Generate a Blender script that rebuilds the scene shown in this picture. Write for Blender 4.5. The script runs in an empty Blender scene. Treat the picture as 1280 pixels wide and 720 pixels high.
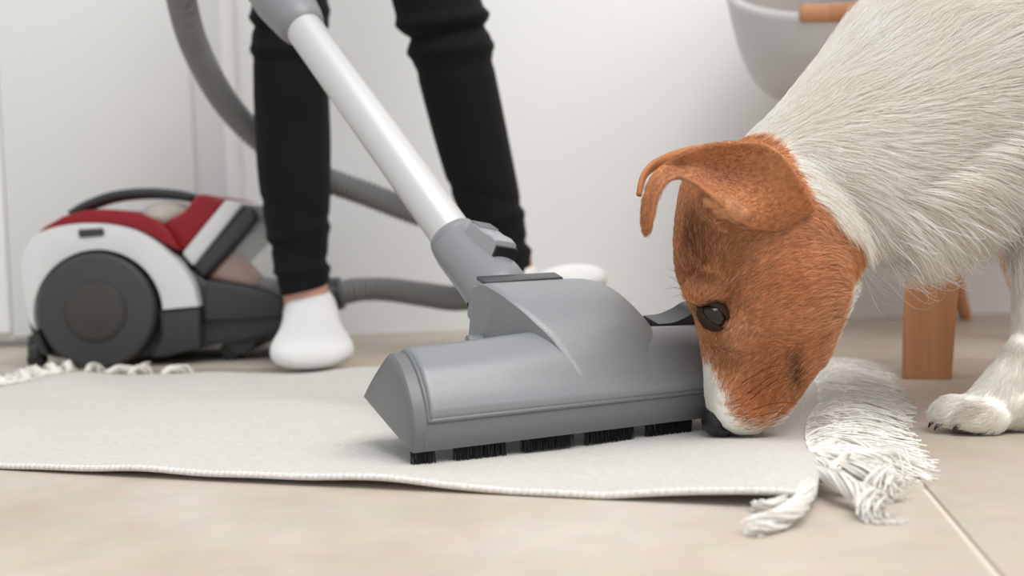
import bpy, bmesh, math, random
import numpy as np
from mathutils import Vector, Matrix

random.seed(7)
RNG = np.random.default_rng(11)
scn = bpy.context.scene
col = scn.collection

# ------------------------------------------------------------------ camera
FPX = 1280 * 40 / 36
CAM_H, ROLL, PITCH = .152, .033, math.atan(70 / FPX)
FW = np.array([0, math.cos(PITCH), -math.sin(PITCH)])
RT = np.array([1., 0, 0])
UP = np.cross(RT, FW)
IX = RT * math.cos(ROLL) - UP * math.sin(ROLL)      # picture-right in the world
IY = UP * math.cos(ROLL) + RT * math.sin(ROLL)      # picture-up in the world
CAM = np.array([0, 0, CAM_H])
cam_data = bpy.data.cameras.new('camera')
cam_data.lens = 40
cam_data.sensor_width = 36
cam_data.clip_start = .02
cam_data.dof.use_dof = True
cam_data.dof.focus_distance = .79
cam_data.dof.aperture_fstop = 5.2
cam = bpy.data.objects.new('camera', cam_data)
m = Matrix.Identity(4)
for r in range(3):
    m[r][0], m[r][1], m[r][2], m[r][3] = IX[r], IY[r], -FW[r], CAM[r]
cam.matrix_world = m
col.objects.link(cam)
scn.camera = cam

# ------------------------------------------------------------------ light
world = bpy.data.worlds.new('room_daylight')
scn.world = world
world.use_nodes = True
bg = world.node_tree.nodes['Background']
bg.inputs[0].default_value = (.95, .97, 1.0, 1)
bg.inputs[1].default_value = .60

def area(name, loc, target, sx, sy, power, colour):
    l = bpy.data.lights.new(name, 'AREA')
    l.shape = 'RECTANGLE'
    l.size, l.size_y = sx, sy
    l.energy = power
    l.color = colour
    o = bpy.data.objects.new(name, l)
    o.location = loc
    d = Vector(target) - Vector(loc)
    o.rotation_euler = d.to_track_quat('-Z', 'Y').to_euler()
    col.objects.link(o)
    return o
area('skylight', (.75, -.25, 2.2), (.15, .85, .1), 2.0, 1.7, 46, (1, .992, .98))
scn.view_settings.view_transform = 'Standard'
scn.view_settings.look = 'None'
scn.view_settings.exposure = 0.46
scn.view_settings.gamma = 1.0
scn.view_settings.use_curve_mapping = False

# ------------------------------------------------------------------ helpers
def ray(px, py):
    return FW + IX * (px - 640) / FPX - IY * (py - 360) / FPX
def P(px, py, Y):                       # the point at depth Y seen at (px, py)
    d = ray(px, py)
    return CAM + d * (Y / d[1])
def PF(px, py, z=0.0):                  # the point at height z
    d = ray(px, py)
    return CAM + d * ((z - CAM_H) / d[2])
def proj(p):
    v = np.asarray(p) - CAM
    z = v @ FW
    return np.stack([640 + FPX * (v @ IX) / z, 360 - FPX * (v @ IY) / z], -1)

def nn(v):
    v = np.asarray(v, float)
    return v / max(np.linalg.norm(v), 1e-12)

def mesh(name, verts, faces, smooth=True):
    me = bpy.data.meshes.new(name)
    me.from_pydata([tuple(map(float, v)) for v in verts], [], faces)
    me.validate()
    bm = bmesh.new(); bm.from_mesh(me)
    bmesh.ops.recalc_face_normals(bm, faces=bm.faces)
    bm.to_mesh(me); bm.free()
    if smooth:
        me.polygons.foreach_set('use_smooth', [True] * len(me.polygons))
    return me

def obj(name, me, mat=None, parent=None):
    o = bpy.data.objects.new(name, me)
    col.objects.link(o)
    if mat is not None:
        me.materials.clear(); me.materials.append(mat)
    if parent is not None:
        attach(o, parent)
    return o

def attach(o, parent):
    o.parent = parent
    if parent.type == 'EMPTY':
        o.matrix_parent_inverse = Matrix.Translation(-parent.location)

def empty(name, loc):
    o = bpy.data.objects.new(name, None)
    o.empty_display_size = .05
    o.location = tuple(map(float, loc))
    col.objects.link(o)
    return o

def tag(o, label=None, cat=None, group=None, kind=None):
    if label: o['label'] = label
    if cat: o['category'] = cat
    if group: o['group'] = group
    if kind: o['kind'] = kind
    return o

def catmull(pts, n):
    """n samples of a Catmull-Rom spline through pts (rows of any width)"""
    p = np.asarray(pts, float)
    k = len(p)
    q = np.vstack([2 * p[0] - p[1], p, 2 * p[-1] - p[-2]])
    t = np.linspace(0, k - 1, n)
    i = np.minimum(t.astype(int), k - 2)
    f = (t - i)[:, None]
    a, b, c, d = q[i], q[i + 1], q[i + 2], q[i + 3]
    return .5 * (2 * b + (c - a) * f + (2 * a - 5 * b + 4 * c - d) * f ** 2 + (3 * b - a - 3 * c + d) * f ** 3)

def ring_faces(nr, ns, cap=True, base=0):
    f = []
    for i in range(nr - 1):
        for j in range(ns):
            k = (j + 1) % ns
            f.append((base + i * ns + j, base + i * ns + k, base + (i + 1) * ns + k, base + (i + 1) * ns + j))
    if cap:
        f.append(tuple(base + j for j in range(ns))[::-1])
        f.append(tuple(base + (nr - 1) * ns + j for j in range(ns)))
    return f

def spow(x, e):
    return np.sign(x) * np.abs(x) ** e

def loft_px(secs, n=None, ns=28, ex=1.0):
    """secs: (Lx, Ly, Rx, Ry, Ymid, halfwidth) - a body seen from the side, drawn section by section"""
    s = np.asarray(secs, float)
    if n: s = catmull(s, n)
    th = np.linspace(0, 2 * math.pi, ns, endpoint=False)
    V = []
    for Lx, Ly, Rx, Ry, Y, w in s:
        a, b = P(Lx, Ly, Y), P(Rx, Ry, Y)
        c, h = (a + b) / 2, (b - a) / 2
        for t in th:
            V.append(c + h * spow(math.cos(t), ex) + np.array([0, w, 0]) * spow(math.sin(t), ex))
    return V, ring_faces(len(s), ns)

def frames(pts):
    pts = np.asarray(pts, float)
    T = np.gradient(pts, axis=0)
    T /= np.linalg.norm(T, axis=1)[:, None]
    u = np.cross(T[0], [0, 0, 1.])
    if np.linalg.norm(u) < 1e-3: u = np.cross(T[0], [1., 0, 0])
    u = nn(u)
    U, W = [], []
    for t in T:
        u = nn(u - t * (u @ t))
        U.append(u); W.append(np.cross(t, u))
    return T, np.array(U), np.array(W)

def tube(pts, rad, ns=20, cap=True):
    pts = np.asarray(pts, float)
    rad = np.broadcast_to(np.asarray(rad, float), (len(pts),))
    T, U, W = frames(pts)
    th = np.linspace(0, 2 * math.pi, ns, endpoint=False)
    V = (pts[:, None, :] + rad[:, None, None] * (np.cos(th)[None, :, None] * U[:, None, :] + np.sin(th)[None, :, None] * W[:, None, :])).reshape(-1, 3)
    return list(V), ring_faces(len(pts), ns, cap)

def join(*vf):
    V, Fs = [], []
    for v, f in vf:
        b = len(V)
        V += list(v)
        Fs += [tuple(i + b for i in g) for g in f]
    return V, Fs

def ellipsoid(c, ax, rot=None, nu=20, nv=12):
    V, Fs = [], []
    R = np.eye(3) if rot is None else np.asarray(rot)
    for i in range(1, nv):
        ph = math.pi * i / nv
        for j in range(nu):
            t = 2 * math.pi * j / nu
            V.append(np.asarray(c) + R @ (np.array([math.sin(ph) * math.cos(t), math.sin(ph) * math.sin(t), math.cos(ph)]) * ax))
    Fs = ring_faces(nv - 1, nu, False)
    a, b = len(V), len(V) + 1
    V.append(np.asarray(c) + R @ (np.array([0, 0, 1]) * ax)); V.append(np.asarray(c) - R @ (np.array([0, 0, 1]) * ax))
    for j in range(nu):
        k = (j + 1) % nu
        Fs.append((a, k, j)); Fs.append((b, (nv - 2) * nu + j, (nv - 2) * nu + k))
    return V, Fs

def boxm(c, ax, ay, az, sx, sy, sz):
    """oriented box: centre, three unit axes, three full sizes"""
    c, ax, ay, az = map(lambda q: np.asarray(q, float), (c, ax, ay, az))
    V = []
    for i in (-.5, .5):
        for j in (-.5, .5):
            for k in (-.5, .5):
                V.append(c + ax * sx * i + ay * sy * j + az * sz * k)
    return V, [(0, 1, 3, 2), (4, 6, 7, 5), (0, 4, 5, 1), (2, 3, 7, 6), (0, 2, 6, 4), (1, 5, 7, 3)]

def bevel_mesh(me, w, seg=3, angle=35):
    bm = bmesh.new(); bm.from_mesh(me)
    bmesh.ops.remove_doubles(bm, verts=bm.verts, dist=1e-6)
    bmesh.ops.recalc_face_normals(bm, faces=bm.faces)
    ed = [e for e in bm.edges if len(e.link_faces) == 2 and e.calc_face_angle(0) > math.radians(angle)]
    bmesh.ops.bevel(bm, geom=ed, offset=w, segments=seg, affect='EDGES', clamp_overlap=True, profile=.5)
    bmesh.ops.recalc_face_normals(bm, faces=bm.faces)
    bm.to_mesh(me); bm.free()
    me.polygons.foreach_set('use_smooth', [True] * len(me.polygons))
    me.set_sharp_from_angle(angle=math.radians(40))
    return me

def bbox(name, c, ax, ay, az, sx, sy, sz, bev, mat, parent, seg=3):
    me = mesh(name, *boxm(c, ax, ay, az, sx, sy, sz), smooth=False)
    if bev: bevel_mesh(me, bev, seg)
    return obj(name, me, mat, parent)

EX, EY, EZ = np.eye(3)

def poly_px(name, pts, Y0, Y1, bev, mat, parent, seg=3, spline=0, Yref=None):
    """a solid whose side outline is drawn at depth Y0 and runs back to Y1"""
    p = [P(x, y, Yref or Y0) for x, y in pts]
    if spline:
        q = np.array(p + [p[0]])
        p = list(catmull(q, spline)[:-1])
    n = len(p)
    V = [np.array([q[0], Y0, q[2]]) for q in p] + [np.array([q[0], Y1, q[2]]) for q in p]
    Fs = [tuple(range(n)), tuple(range(n, 2 * n))[::-1]] + [(i, (i + 1) % n, n + (i + 1) % n, n + i) for i in range(n)]
    me = mesh(name, V, Fs, smooth=False)
    if bev: bevel_mesh(me, bev, seg)
    return obj(name, me, mat, parent)

def remeshed(name, vf, voxel, smooth_iter, mat=None, fac=.5):
    me = mesh(name, *vf)
    o = bpy.data.objects.new(name, me)
    col.objects.link(o)
    r = o.modifiers.new('r', 'REMESH'); r.mode = 'VOXEL'; r.voxel_size = voxel; r.use_smooth_shade = True
    s = o.modifiers.new('s', 'SMOOTH'); s.factor = fac; s.iterations = smooth_iter
    dg = bpy.context.evaluated_depsgraph_get()
    out = bpy.data.meshes.new_from_object(o.evaluated_get(dg))
    bpy.data.objects.remove(o); bpy.data.meshes.remove(me)
    out.name = name
    out.polygons.foreach_set('use_smooth', [True] * len(out.polygons))
    return out

# hair-like strands (one Curves object for each coat, fringe or tassel)
def strands(name, pts, rad, colr, mat, parent):
    """pts (N, K, 3); rad (N, K); colr (N, 3)"""
    N, K, _ = pts.shape
    cu = bpy.data.hair_curves.new(name)
    cu.add_curves([K] * N)
    cu.points.foreach_set('position', np.ascontiguousarray(pts, dtype=np.float32).ravel())
    a = cu.attributes.get('radius') or cu.attributes.new('radius', 'FLOAT', 'POINT')
    a.data.foreach_set('value', np.ascontiguousarray(rad, dtype=np.float32).ravel())
    c = cu.attributes.new('tint', 'FLOAT_COLOR', 'CURVE')
    c.data.foreach_set('color', np.ascontiguousarray(np.concatenate([colr, np.ones((N, 1))], 1), dtype=np.float32).ravel())
    cu.materials.append(mat)
    o = bpy.data.objects.new(name, cu)
    col.objects.link(o)
    if parent is not None: attach(o, parent)
    return o

# ------------------------------------------------------------------ materials
def mat(name, colour, rough=.5, metal=0., spec=.5, bump=None, mottle=None, trans=0., coat=0., sheen=0., attr=None, sss=0.):
    mt = bpy.data.materials.new(name)
    mt.use_nodes = True
    nt = mt.node_tree
    b = nt.nodes['Principled BSDF']
    b.inputs['Base Color'].default_value = (*colour, 1)
    b.inputs['Roughness'].default_value = rough
    b.inputs['Metallic'].default_value = metal
    b.inputs['Specular IOR Level'].default_value = spec
    if trans: b.inputs['Transmission Weight'].default_value = trans
    if coat: b.inputs['Coat Weight'].default_value = coat
    if sheen: b.inputs['Sheen Weight'].default_value = sheen
    if sss:
        b.inputs['Subsurface Weight'].default_value = sss
        b.inputs['Subsurface Radius'].default_value = (.01, .004, .002)
        b.inputs['Subsurface Scale'].default_value = .5
    tc = nt.nodes.new('ShaderNodeTexCoord')
    if attr:
        at = nt.nodes.new('ShaderNodeAttribute'); at.attribute_name = attr
        nt.links.new(at.outputs['Color'], b.inputs['Base Color'])
    if mottle:                           # (scale, second colour, amount contrast)
        sc, c2, lo, hi = mottle
        n = nt.nodes.new('ShaderNodeTexNoise'); n.inputs['Scale'].default_value = sc; n.inputs['Detail'].default_value = 5
        r = nt.nodes.new('ShaderNodeMapRange'); r.inputs[1].default_value = lo; r.inputs[2].default_value = hi
        mx = nt.nodes.new('ShaderNodeMix'); mx.data_type = 'RGBA'
        mx.inputs[6].default_value = (*colour, 1); mx.inputs[7].default_value = (*c2, 1)
        nt.links.new(tc.outputs['Object'], n.inputs['Vector'])
        nt.links.new(n.outputs['Fac'], r.inputs[0]); nt.links.new(r.outputs[0], mx.inputs[0])
        nt.links.new(mx.outputs[2], b.inputs['Base Color'])
    if bump:
        sc, st, dist = bump
        n = nt.nodes.new('ShaderNodeTexNoise'); n.inputs['Scale'].default_value = sc; n.inputs['Detail'].default_value = 3
        bp = nt.nodes.new('ShaderNodeBump'); bp.inputs['Strength'].default_value = st; bp.inputs['Distance'].default_value = dist
        nt.links.new(tc.outputs['Object'], n.inputs['Vector'])
        nt.links.new(n.outputs['Fac'], bp.inputs['Height']); nt.links.new(bp.outputs[0], b.inputs['Normal'])
    return mt

M = {}
M['wall'] = mat('wall_paint', (.87, .875, .87), .75, bump=(60, .05, .002))
M['door'] = mat('door_lacquer', (.745, .75, .745), .45)
M['grout'] = mat('grout', (.70, .64, .55), .9, bump=(400, .3, .001))
M['grey'] = mat('grey_plastic', (.180, .188, .198), .33, spec=.65, bump=(1500, .22, .0004), mottle=(2200, (.235, .245, .258), .35, .65))
M['grey_base'] = mat('shaded_grey_plastic', (.140, .144, .148), .38, bump=(1500, .18, .0004))  # same plastic as the cover, the skirt's shade put into the colour
M['grey_smooth'] = mat('smooth_grey_plastic', (.215, .217, .232), .38)
M['grey_light'] = mat('light_grey_plastic', (.30, .30, .32), .35)
M['charcoal'] = mat('charcoal_plastic', (.035, .037, .043), .35)
M['black'] = mat('black_plastic', (.012, .012, .013), .4)
M['bristle'] = mat('bristles', (.012, .012, .013), .6)
M['wand'] = mat('satin_aluminium', (.62, .62, .62), .40, metal=.6)
M['hose'] = mat('grey_hose', (.20, .195, .19), .5)
M['shell_white'] = mat('white_plastic', (.65, .65, .65), .35)
M['red'] = mat('red_plastic', (.25, .012, .018), .35, spec=.3)
M['wheel'] = mat('dark_grey_wheel', (.042, .042, .044), .55)
M['wheel_cap'] = mat('smoky_wheel_cap', (.045, .038, .034), .35)
M['base_black'] = mat('dark_base_plastic', (.033, .033, .036), .45)
M['amber'] = mat('brown_filter', (.42, .17, .09), .5)
M['beige_cap'] = mat('beige_filter_cap', (.42, .37, .32), .4)
M['skin'] = mat('skin', (.62, .33, .24), .5, sss=.15)
M['sock'] = mat('white_cotton_sock', (.74, .73, .72), .9, bump=(700, .5, .0015), sheen=.2)
M['jeans'] = mat('black_denim', (.0045, .004, .0045), .9, spec=.25, bump=(1400, .25, .0006), sheen=.02)
M['chair'] = mat('white_chair_shell', (.62, .60, .585), .4)
M['nose'] = mat('black_dog_nose', (.012, .011, .012), .38, bump=(900, .5, .0008))
M['eye'] = mat('dark_dog_eye', (.014, .008, .006), .05, spec=.45)
M['lid'] = mat('dark_eyelid', (.035, .020, .013), .75, spec=.15)
M['claw'] = mat('black_claw', (.02, .018, .02), .35)
M['coat_skin'] = mat('dog_skin', (.5, .4, .3), .9, spec=.1, attr='tint')
M['thread'] = mat('cotton_thread', (.8, .77, .70), .9, spec=.1, attr='tint')

def glass():
    mt = bpy.data.materials.new('clear_container')
    mt.use_nodes = True
    nt = mt.node_tree
    b = nt.nodes['Principled BSDF']
    b.inputs['Base Color'].default_value = (.93, .92, .90, 1)
    b.inputs['Roughness'].default_value = .12
    b.inputs['Alpha'].default_value = .22
    return mt
M['clear'] = glass()

def hair_mat():
    mt = bpy.data.materials.new('dog_fur')
    mt.use_nodes = True
    nt = mt.node_tree
    b = nt.nodes['Principled BSDF']
    at = nt.nodes.new('ShaderNodeAttribute'); at.attribute_name = 'tint'
    nt.links.new(at.outputs['Color'], b.inputs['Base Color'])
    b.inputs['Roughness'].default_value = .5
    b.inputs['Specular IOR Level'].default_value = .3
    tr = nt.nodes.new('ShaderNodeBsdfTranslucent')
    nt.links.new(at.outputs['Color'], tr.inputs['Color'])
    mx = nt.nodes.new('ShaderNodeMixShader'); mx.inputs[0].default_value = .42
    nt.links.new(b.outputs[0], mx.inputs[1]); nt.links.new(tr.outputs[0], mx.inputs[2])
    nt.links.new(mx.outputs[0], nt.nodes['Material Output'].inputs['Surface'])
    return mt
M['fur'] = hair_mat()

def wood():
    mt = bpy.data.materials.new('oiled_oak')
    mt.use_nodes = True
    nt = mt.node_tree
    b = nt.nodes['Principled BSDF']
    b.inputs['Roughness'].default_value = .45
    tc = nt.nodes.new('ShaderNodeTexCoord')
    mp = nt.nodes.new('ShaderNodeMapping'); mp.inputs['Scale'].default_value = (60, 60, 3.2)
    n = nt.nodes.new('ShaderNodeTexNoise'); n.inputs['Scale'].default_value = 1.6; n.inputs['Detail'].default_value = 6; n.inputs['Distortion'].default_value = .6
    r = nt.nodes.new('ShaderNodeValToRGB')
    r.color_ramp.elements[0].position = .3; r.color_ramp.elements[0].color = (.52, .225, .10, 1)
    r.color_ramp.elements[1].position = .7; r.color_ramp.elements[1].color = (.70, .345, .175, 1)
    nt.links.new(tc.outputs['Object'], mp.inputs[0]); nt.links.new(mp.outputs[0], n.inputs[0])
    nt.links.new(n.outputs['Fac'], r.inputs[0]); nt.links.new(r.outputs[0], b.inputs['Base Color'])
    return mt
M['wood'] = wood()

def tile_mat():
    mt = bpy.data.materials.new('beige_stone_tile')
    mt.use_nodes = True
    nt = mt.node_tree
    b = nt.nodes['Principled BSDF']
    b.inputs['Roughness'].default_value = .42
    tc = nt.nodes.new('ShaderNodeTexCoord')
    n1 = nt.nodes.new('ShaderNodeTexNoise'); n1.inputs['Scale'].default_value = 4.5; n1.inputs['Detail'].default_value = 8; n1.inputs['Roughness'].default_value = .62
    n2 = nt.nodes.new('ShaderNodeTexNoise'); n2.inputs['Scale'].default_value = 60; n2.inputs['Detail'].default_value = 5
    r = nt.nodes.new('ShaderNodeValToRGB')
    e = r.color_ramp.elements
    e[0].position = .32; e[0].color = (.47, .39, .30, 1)
    e[1].position = .68; e[1].color = (.63, .58, .51, 1)
    k = e.new(.5); k.color = (.56, .49, .405, 1)
    mx = nt.nodes.new('ShaderNodeMix'); mx.data_type = 'RGBA'; mx.blend_type = 'MULTIPLY'; mx.inputs[0].default_value = .22
    oi = nt.nodes.new('ShaderNodeObjectInfo')
    ad = nt.nodes.new('ShaderNodeVectorMath'); ad.operation = 'ADD'
    sc = nt.nodes.new('ShaderNodeVectorMath'); sc.operation = 'SCALE'; sc.inputs['Scale'].default_value = 0
    nt.links.new(tc.outputs['Object'], n1.inputs[0]); nt.links.new(tc.outputs['Object'], n2.inputs[0])
    nt.links.new(n1.outputs['Fac'], r.inputs[0])
    nt.links.new(r.outputs[0], mx.inputs[6]); nt.links.new(n2.outputs['Color'], mx.inputs[7])
    nt.links.new(mx.outputs[2], b.inputs['Base Color'])
    bp = nt.nodes.new('ShaderNodeBump'); bp.inputs['Strength'].default_value = .06; bp.inputs['Distance'].default_value = .001
    nt.links.new(n2.outputs['Fac'], bp.inputs['Height']); nt.links.new(bp.outputs[0], b.inputs['Normal'])
    return mt
M['tile'] = tile_mat()

def rug_mat():
    mt = bpy.data.materials.new('woven_cotton')
    mt.use_nodes = True
    nt = mt.node_tree
    b = nt.nodes['Principled BSDF']
    b.inputs['Roughness'].default_value = .95
    b.inputs['Specular IOR Level'].default_value = .1
    b.inputs['Sheen Weight'].default_value = .15
    uv = nt.nodes.new('ShaderNodeUVMap'); uv.uv_map = 'UVMap'
    sp = nt.nodes.new('ShaderNodeSeparateXYZ')
    nt.links.new(uv.outputs[0], sp.inputs[0])
    def wave(sock, freq, ph):
        mu = nt.nodes.new('ShaderNodeMath'); mu.operation = 'MULTIPLY_ADD'; mu.inputs[1].default_value = freq; mu.inputs[2].default_value = ph
        s = nt.nodes.new('ShaderNodeMath'); s.operation = 'SINE'
        nt.links.new(sock, mu.inputs[0]); nt.links.new(mu.outputs[0], s.inputs[0])
        return s.outputs[0]
    w1 = wave(sp.outputs[0], 2 * math.pi / .0042, 0)
    w2 = wave(sp.outputs[1], 2 * math.pi / .0030, .7)
    pr = nt.nodes.new('ShaderNodeMath'); pr.operation = 'MULTIPLY'
    nt.links.new(w1, pr.inputs[0]); nt.links.new(w2, pr.inputs[1])
    nz = nt.nodes.new('ShaderNodeTexNoise'); nz.inputs['Scale'].default_value = 260; nz.inputs['Detail'].default_value = 4
    tc = nt.nodes.new('ShaderNodeTexCoord'); nt.links.new(tc.outputs['Object'], nz.inputs[0])
    ad = nt.nodes.new('ShaderNodeMath'); ad.operation = 'MULTIPLY_ADD'; ad.inputs[1].default_value = 1.5
    nt.links.new(nz.outputs['Fac'], ad.inputs[0]); nt.links.new(pr.outputs[0], ad.inputs[2])
    bp = nt.nodes.new('ShaderNodeBump'); bp.inputs['Strength'].default_value = .6; bp.inputs['Distance'].default_value = .0013
    nt.links.new(ad.outputs[0], bp.inputs['Height']); nt.links.new(bp.outputs[0], b.inputs['Normal'])
    # stray dark specks caught in the weave, and a soft tonal drift of the cotton
    vo = nt.nodes.new('ShaderNodeTexVoronoi'); vo.inputs['Scale'].default_value = 26
    nt.links.new(tc.outputs['Object'], vo.inputs['Vector'])
    lt = nt.nodes.new('ShaderNodeMath'); lt.operation = 'LESS_THAN'; lt.inputs[1].default_value = .022
    nt.links.new(vo.outputs['Distance'], lt.inputs[0])
    n3 = nt.nodes.new('ShaderNodeTexNoise'); n3.inputs['Scale'].default_value = 9
    nt.links.new(tc.outputs['Object'], n3.inputs[0])
    gt = nt.nodes.new('ShaderNodeMath'); gt.operation = 'GREATER_THAN'; gt.inputs[1].default_value = .58
    nt.links.new(n3.outputs['Fac'], gt.inputs[0])
    ml = nt.nodes.new('ShaderNodeMath'); ml.operation = 'MULTIPLY'
    nt.links.new(lt.outputs[0], ml.inputs[0]); nt.links.new(gt.outputs[0], ml.inputs[1])
    r = nt.nodes.new('ShaderNodeValToRGB')
    r.color_ramp.elements[0].position = .3; r.color_ramp.elements[0].color = (.66, .63, .585, 1)
    r.color_ramp.elements[1].position = .7; r.color_ramp.elements[1].color = (.74, .715, .67, 1)
    nt.links.new(nz.outputs['Fac'], r.inputs[0])
    mx = nt.nodes.new('ShaderNodeMix'); mx.data_type = 'RGBA'; mx.inputs[7].default_value = (.12, .10, .09, 1)
    nt.links.new(ml.outputs[0], mx.inputs[0]); nt.links.new(r.outputs[0], mx.inputs[6])
    nt.links.new(mx.outputs[2], b.inputs['Base Color'])
    return mt
M['rug'] = rug_mat()

# ================================================================== THE ROOM
WALL_Y = 1.78
def structure(name, vf, mt, parent=None, bev=0, smooth=False):
    me = mesh(name, *vf, smooth=smooth)
    if bev: bevel_mesh(me, bev, 2)
    o = obj(name, me, mt, parent)
    if parent is None: o['kind'] = 'structure'
    return o

# floor: a grout bed with the tiles laid on it, set square to the joint that runs out past the rug
g1, g2 = PF(1110, 555), PF(1250, 720)
td = nn(g1 - g2); tn = np.array([td[1], -td[0], 0])
floor = structure('floor', boxm((0, 0, -.022), EX, EY, EZ, 7, 7, .04), M['grout'])
TS, TG = .90, .0038
th_ = .0025
tile_me = mesh('tile', *boxm((0, 0, 0), EX, EY, EZ, TS - TG, TS - TG, th_ + .006), smooth=False)
bevel_mesh(tile_me, .0008, 2)
tile_me.materials.append(M['tile'])
ang = math.atan2(tn[1], tn[0])
org = g1 + td * .49
for i in range(-5, 6):
    for j in range(-4, 3):
        c = org + tn * (i + .5) * TS + td * (j + .5) * TS
        if c[1] > WALL_Y + .30 or abs(c[0]) > 2.6 or c[1] < -1.6: continue
        t = bpy.data.objects.new('tile', tile_me)
        col.objects.link(t)
        t.parent = floor
        t.location = (c[0], c[1], -(th_ + .006) / 2)
        t.rotation_euler = (0, 0, ang)

wall = structure('wall_back', boxm((0, WALL_Y + .05, 1.3), EX, EY, EZ, 7, .1, 2.7), M['wall'])

# panelled door set in the wall, its casing and the raised mouldings
def XW(px, py=200): return P(px, py, WALL_Y)[0]
xl, xr = -1.32, XW(289)
door = structure('door_1', boxm(((xl + xr) / 2, WALL_Y - .012, 1.02), EX, EY, EZ, xr - xl, .024, 2.02), M['door'], bev=.002)
x1, x2 = XW(14), XW(250)
def panel(xa, xb, za, zb):
    c = ((xa + xb) / 2, WALL_Y - .027, (za + zb) / 2)
    me = mesh('door_panel', *boxm(c, EX, EY, EZ, xb - xa, .010, zb - za), smooth=False)
    bevel_mesh(me, .0045, 2)
    return obj('door_panel', me, M['door'], door)
panel(x1, x2, .015, .98); panel(x1, x2, 1.06, 1.95)
panel(xl + .02, x1 - .022, .015, .98); panel(xl + .02, x1 - .022, 1.06, 1.95)
me = mesh('moulding', *boxm((x1 - .011, WALL_Y - .029, 1.0), EX, EY, EZ, .021, .016, 1.96), smooth=False); bevel_mesh(me, .006, 3); obj('moulding', me, M['wall'], door)
x3, x4 = XW(288), XW(304)
casing = structure('trim_1', boxm(((x3 + x4) / 2, WALL_Y - .016, 1.05), EX, EY, EZ, x4 - x3, .032, 2.1), M['wall'], bev=.004)

# ================================================================== RUG
RUG_C = [PF(-330, 560), PF(985, 612), PF(1052, 452), PF(40, 462)]
# square up: long axis along the front edge
ru = nn(PF(880, 632, .005) - PF(40, 588, .005)); rv = np.array([-ru[1], ru[0], 0])
fr = PF(1016, 626, .006); fr[2] = 0                                     # front corner by the tassels
RL, RW = .84, .59
def rug_h(a, b):
    """height of the cloth's top; a from 0 (fringed end by the dog) along the rug, b from 0 (front edge) to the back"""
    calm = 1 - .85 * np.exp(-((a - .22) / .20) ** 2) * np.exp(-((b - .16) / .13) ** 2)
    h = .0062 + calm * (.0030 * np.sin(a * 13 + b * 9 + .5) * np.sin(b * 14 - a * 4) + .0016 * np.sin(a * 31 - b * 23 + 2 * np.sin(b * 11)) + .0009 * np.sin(a * 57 + b * 38) * np.sin(b * 61 - a * 17))
    h = h + .007 * np.exp(-((a - .68) / .13) ** 2) * np.exp(-((b - .0) / .12) ** 2)     # lifted front edge at the far left
    h = h + .008 * np.exp(-((a - .02) / .05) ** 2) * np.exp(-((b - .05) / .07) ** 2)    # buckled corner by the tassels
    h = h + .008 * np.exp(-((a - .46) / .07) ** 2) * np.exp(-((b - .57) / .05) ** 2)    # ruck by the foot
    h = h + .009 * np.exp(-((a - .78) / .10) ** 2) * np.exp(-((b - .57) / .06) ** 2)
    return np.maximum(h, .0045)
def rug_p(a, b):
    a = np.asarray(a, float); b = np.asarray(b, float)
    b = b * (1 - .32 * a)
    wob = .006 * np.sin(a * 9 + 1) * (1 - b / RW) + .010 * np.sin(a * 8 + .4) * (b / RW)
    q = fr[None, :] - ru[None, :] * a.ravel()[:, None] + rv[None, :] * (b + wob * 0 + wob * np.where(b > RW / 2, 1, .5)).ravel()[:, None]
    q = q + ru[None, :] * (.003 * np.sin(b * 21 + .5)).ravel()[:, None] * np.exp(-a.ravel() / .1)[:, None]
    q = q - ru[None, :] * (.045 * b / RW).ravel()[:, None]
    q[:, 2] = rug_h(a, b).ravel()
    return q
na, nb = 220, 140
A, B = np.meshgrid(np.linspace(0, RL, na), np.linspace(0, RW, nb), indexing='ij')
top = rug_p(A, B)
low = top.copy(); low[:, 2] = np.maximum(top[:, 2] - .0042, .0004)
V = np.vstack([top, low])
Fs = []
def idx(i, j): return i * nb + j
for i in range(na - 1):
    for j in range(nb - 1):
        Fs.append((idx(i, j), idx(i + 1, j), idx(i + 1, j + 1), idx(i, j + 1)))
        o_ = na * nb
        Fs.append((o_ + idx(i, j), o_ + idx(i, j + 1), o_ + idx(i + 1, j + 1), o_ + idx(i + 1, j)))
bd = [idx(i, 0) for i in range(na)] + [idx(na - 1, j) for j in range(1, nb)] + [idx(i, nb - 1) for i in range(na - 2, -1, -1)] + [idx(0, j) for j in range(nb - 2, 0, -1)]
for k in range(len(bd)):
    a_, b_ = bd[k], bd[(k + 1) % len(bd)]
    Fs.append((a_, b_, na * nb + b_, na * nb + a_))
rug = empty('rug', (*fr[:2], 0))
tag(rug, 'cream woven cotton rug with knotted fringe lying on the beige tiles', 'rug')
me = mesh('cloth', V, Fs)
uvl = me.uv_layers.new(name='UVMap')
UVs = np.concatenate([np.stack([A.ravel(), B.ravel()], 1)] * 2)
li = np.zeros(len(me.loops), dtype=np.int32); me.loops.foreach_get('vertex_index', li)
uvl.data.foreach_set('uv', UVs[li].astype(np.float32).ravel())
obj('cloth', me, M['rug'], rug)
# whipped edge: cord of small stitches along the front and the back edge
for bb, nm in ((0.0, 'edge_stitching'), (RW, 'edge_stitching')):
    aa = np.linspace(.004, RL - .004, 1600)
    pts = rug_p(aa, np.full_like(aa, bb))
    pts[:, 2] = np.maximum(pts[:, 2] - .0020, .0024)
    rad = .0017 + .00045 * np.abs(np.sin(aa * math.pi / .0042))
    obj(nm, mesh(nm, *tube(pts, rad, 8)), M['rug'], rug)

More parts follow.
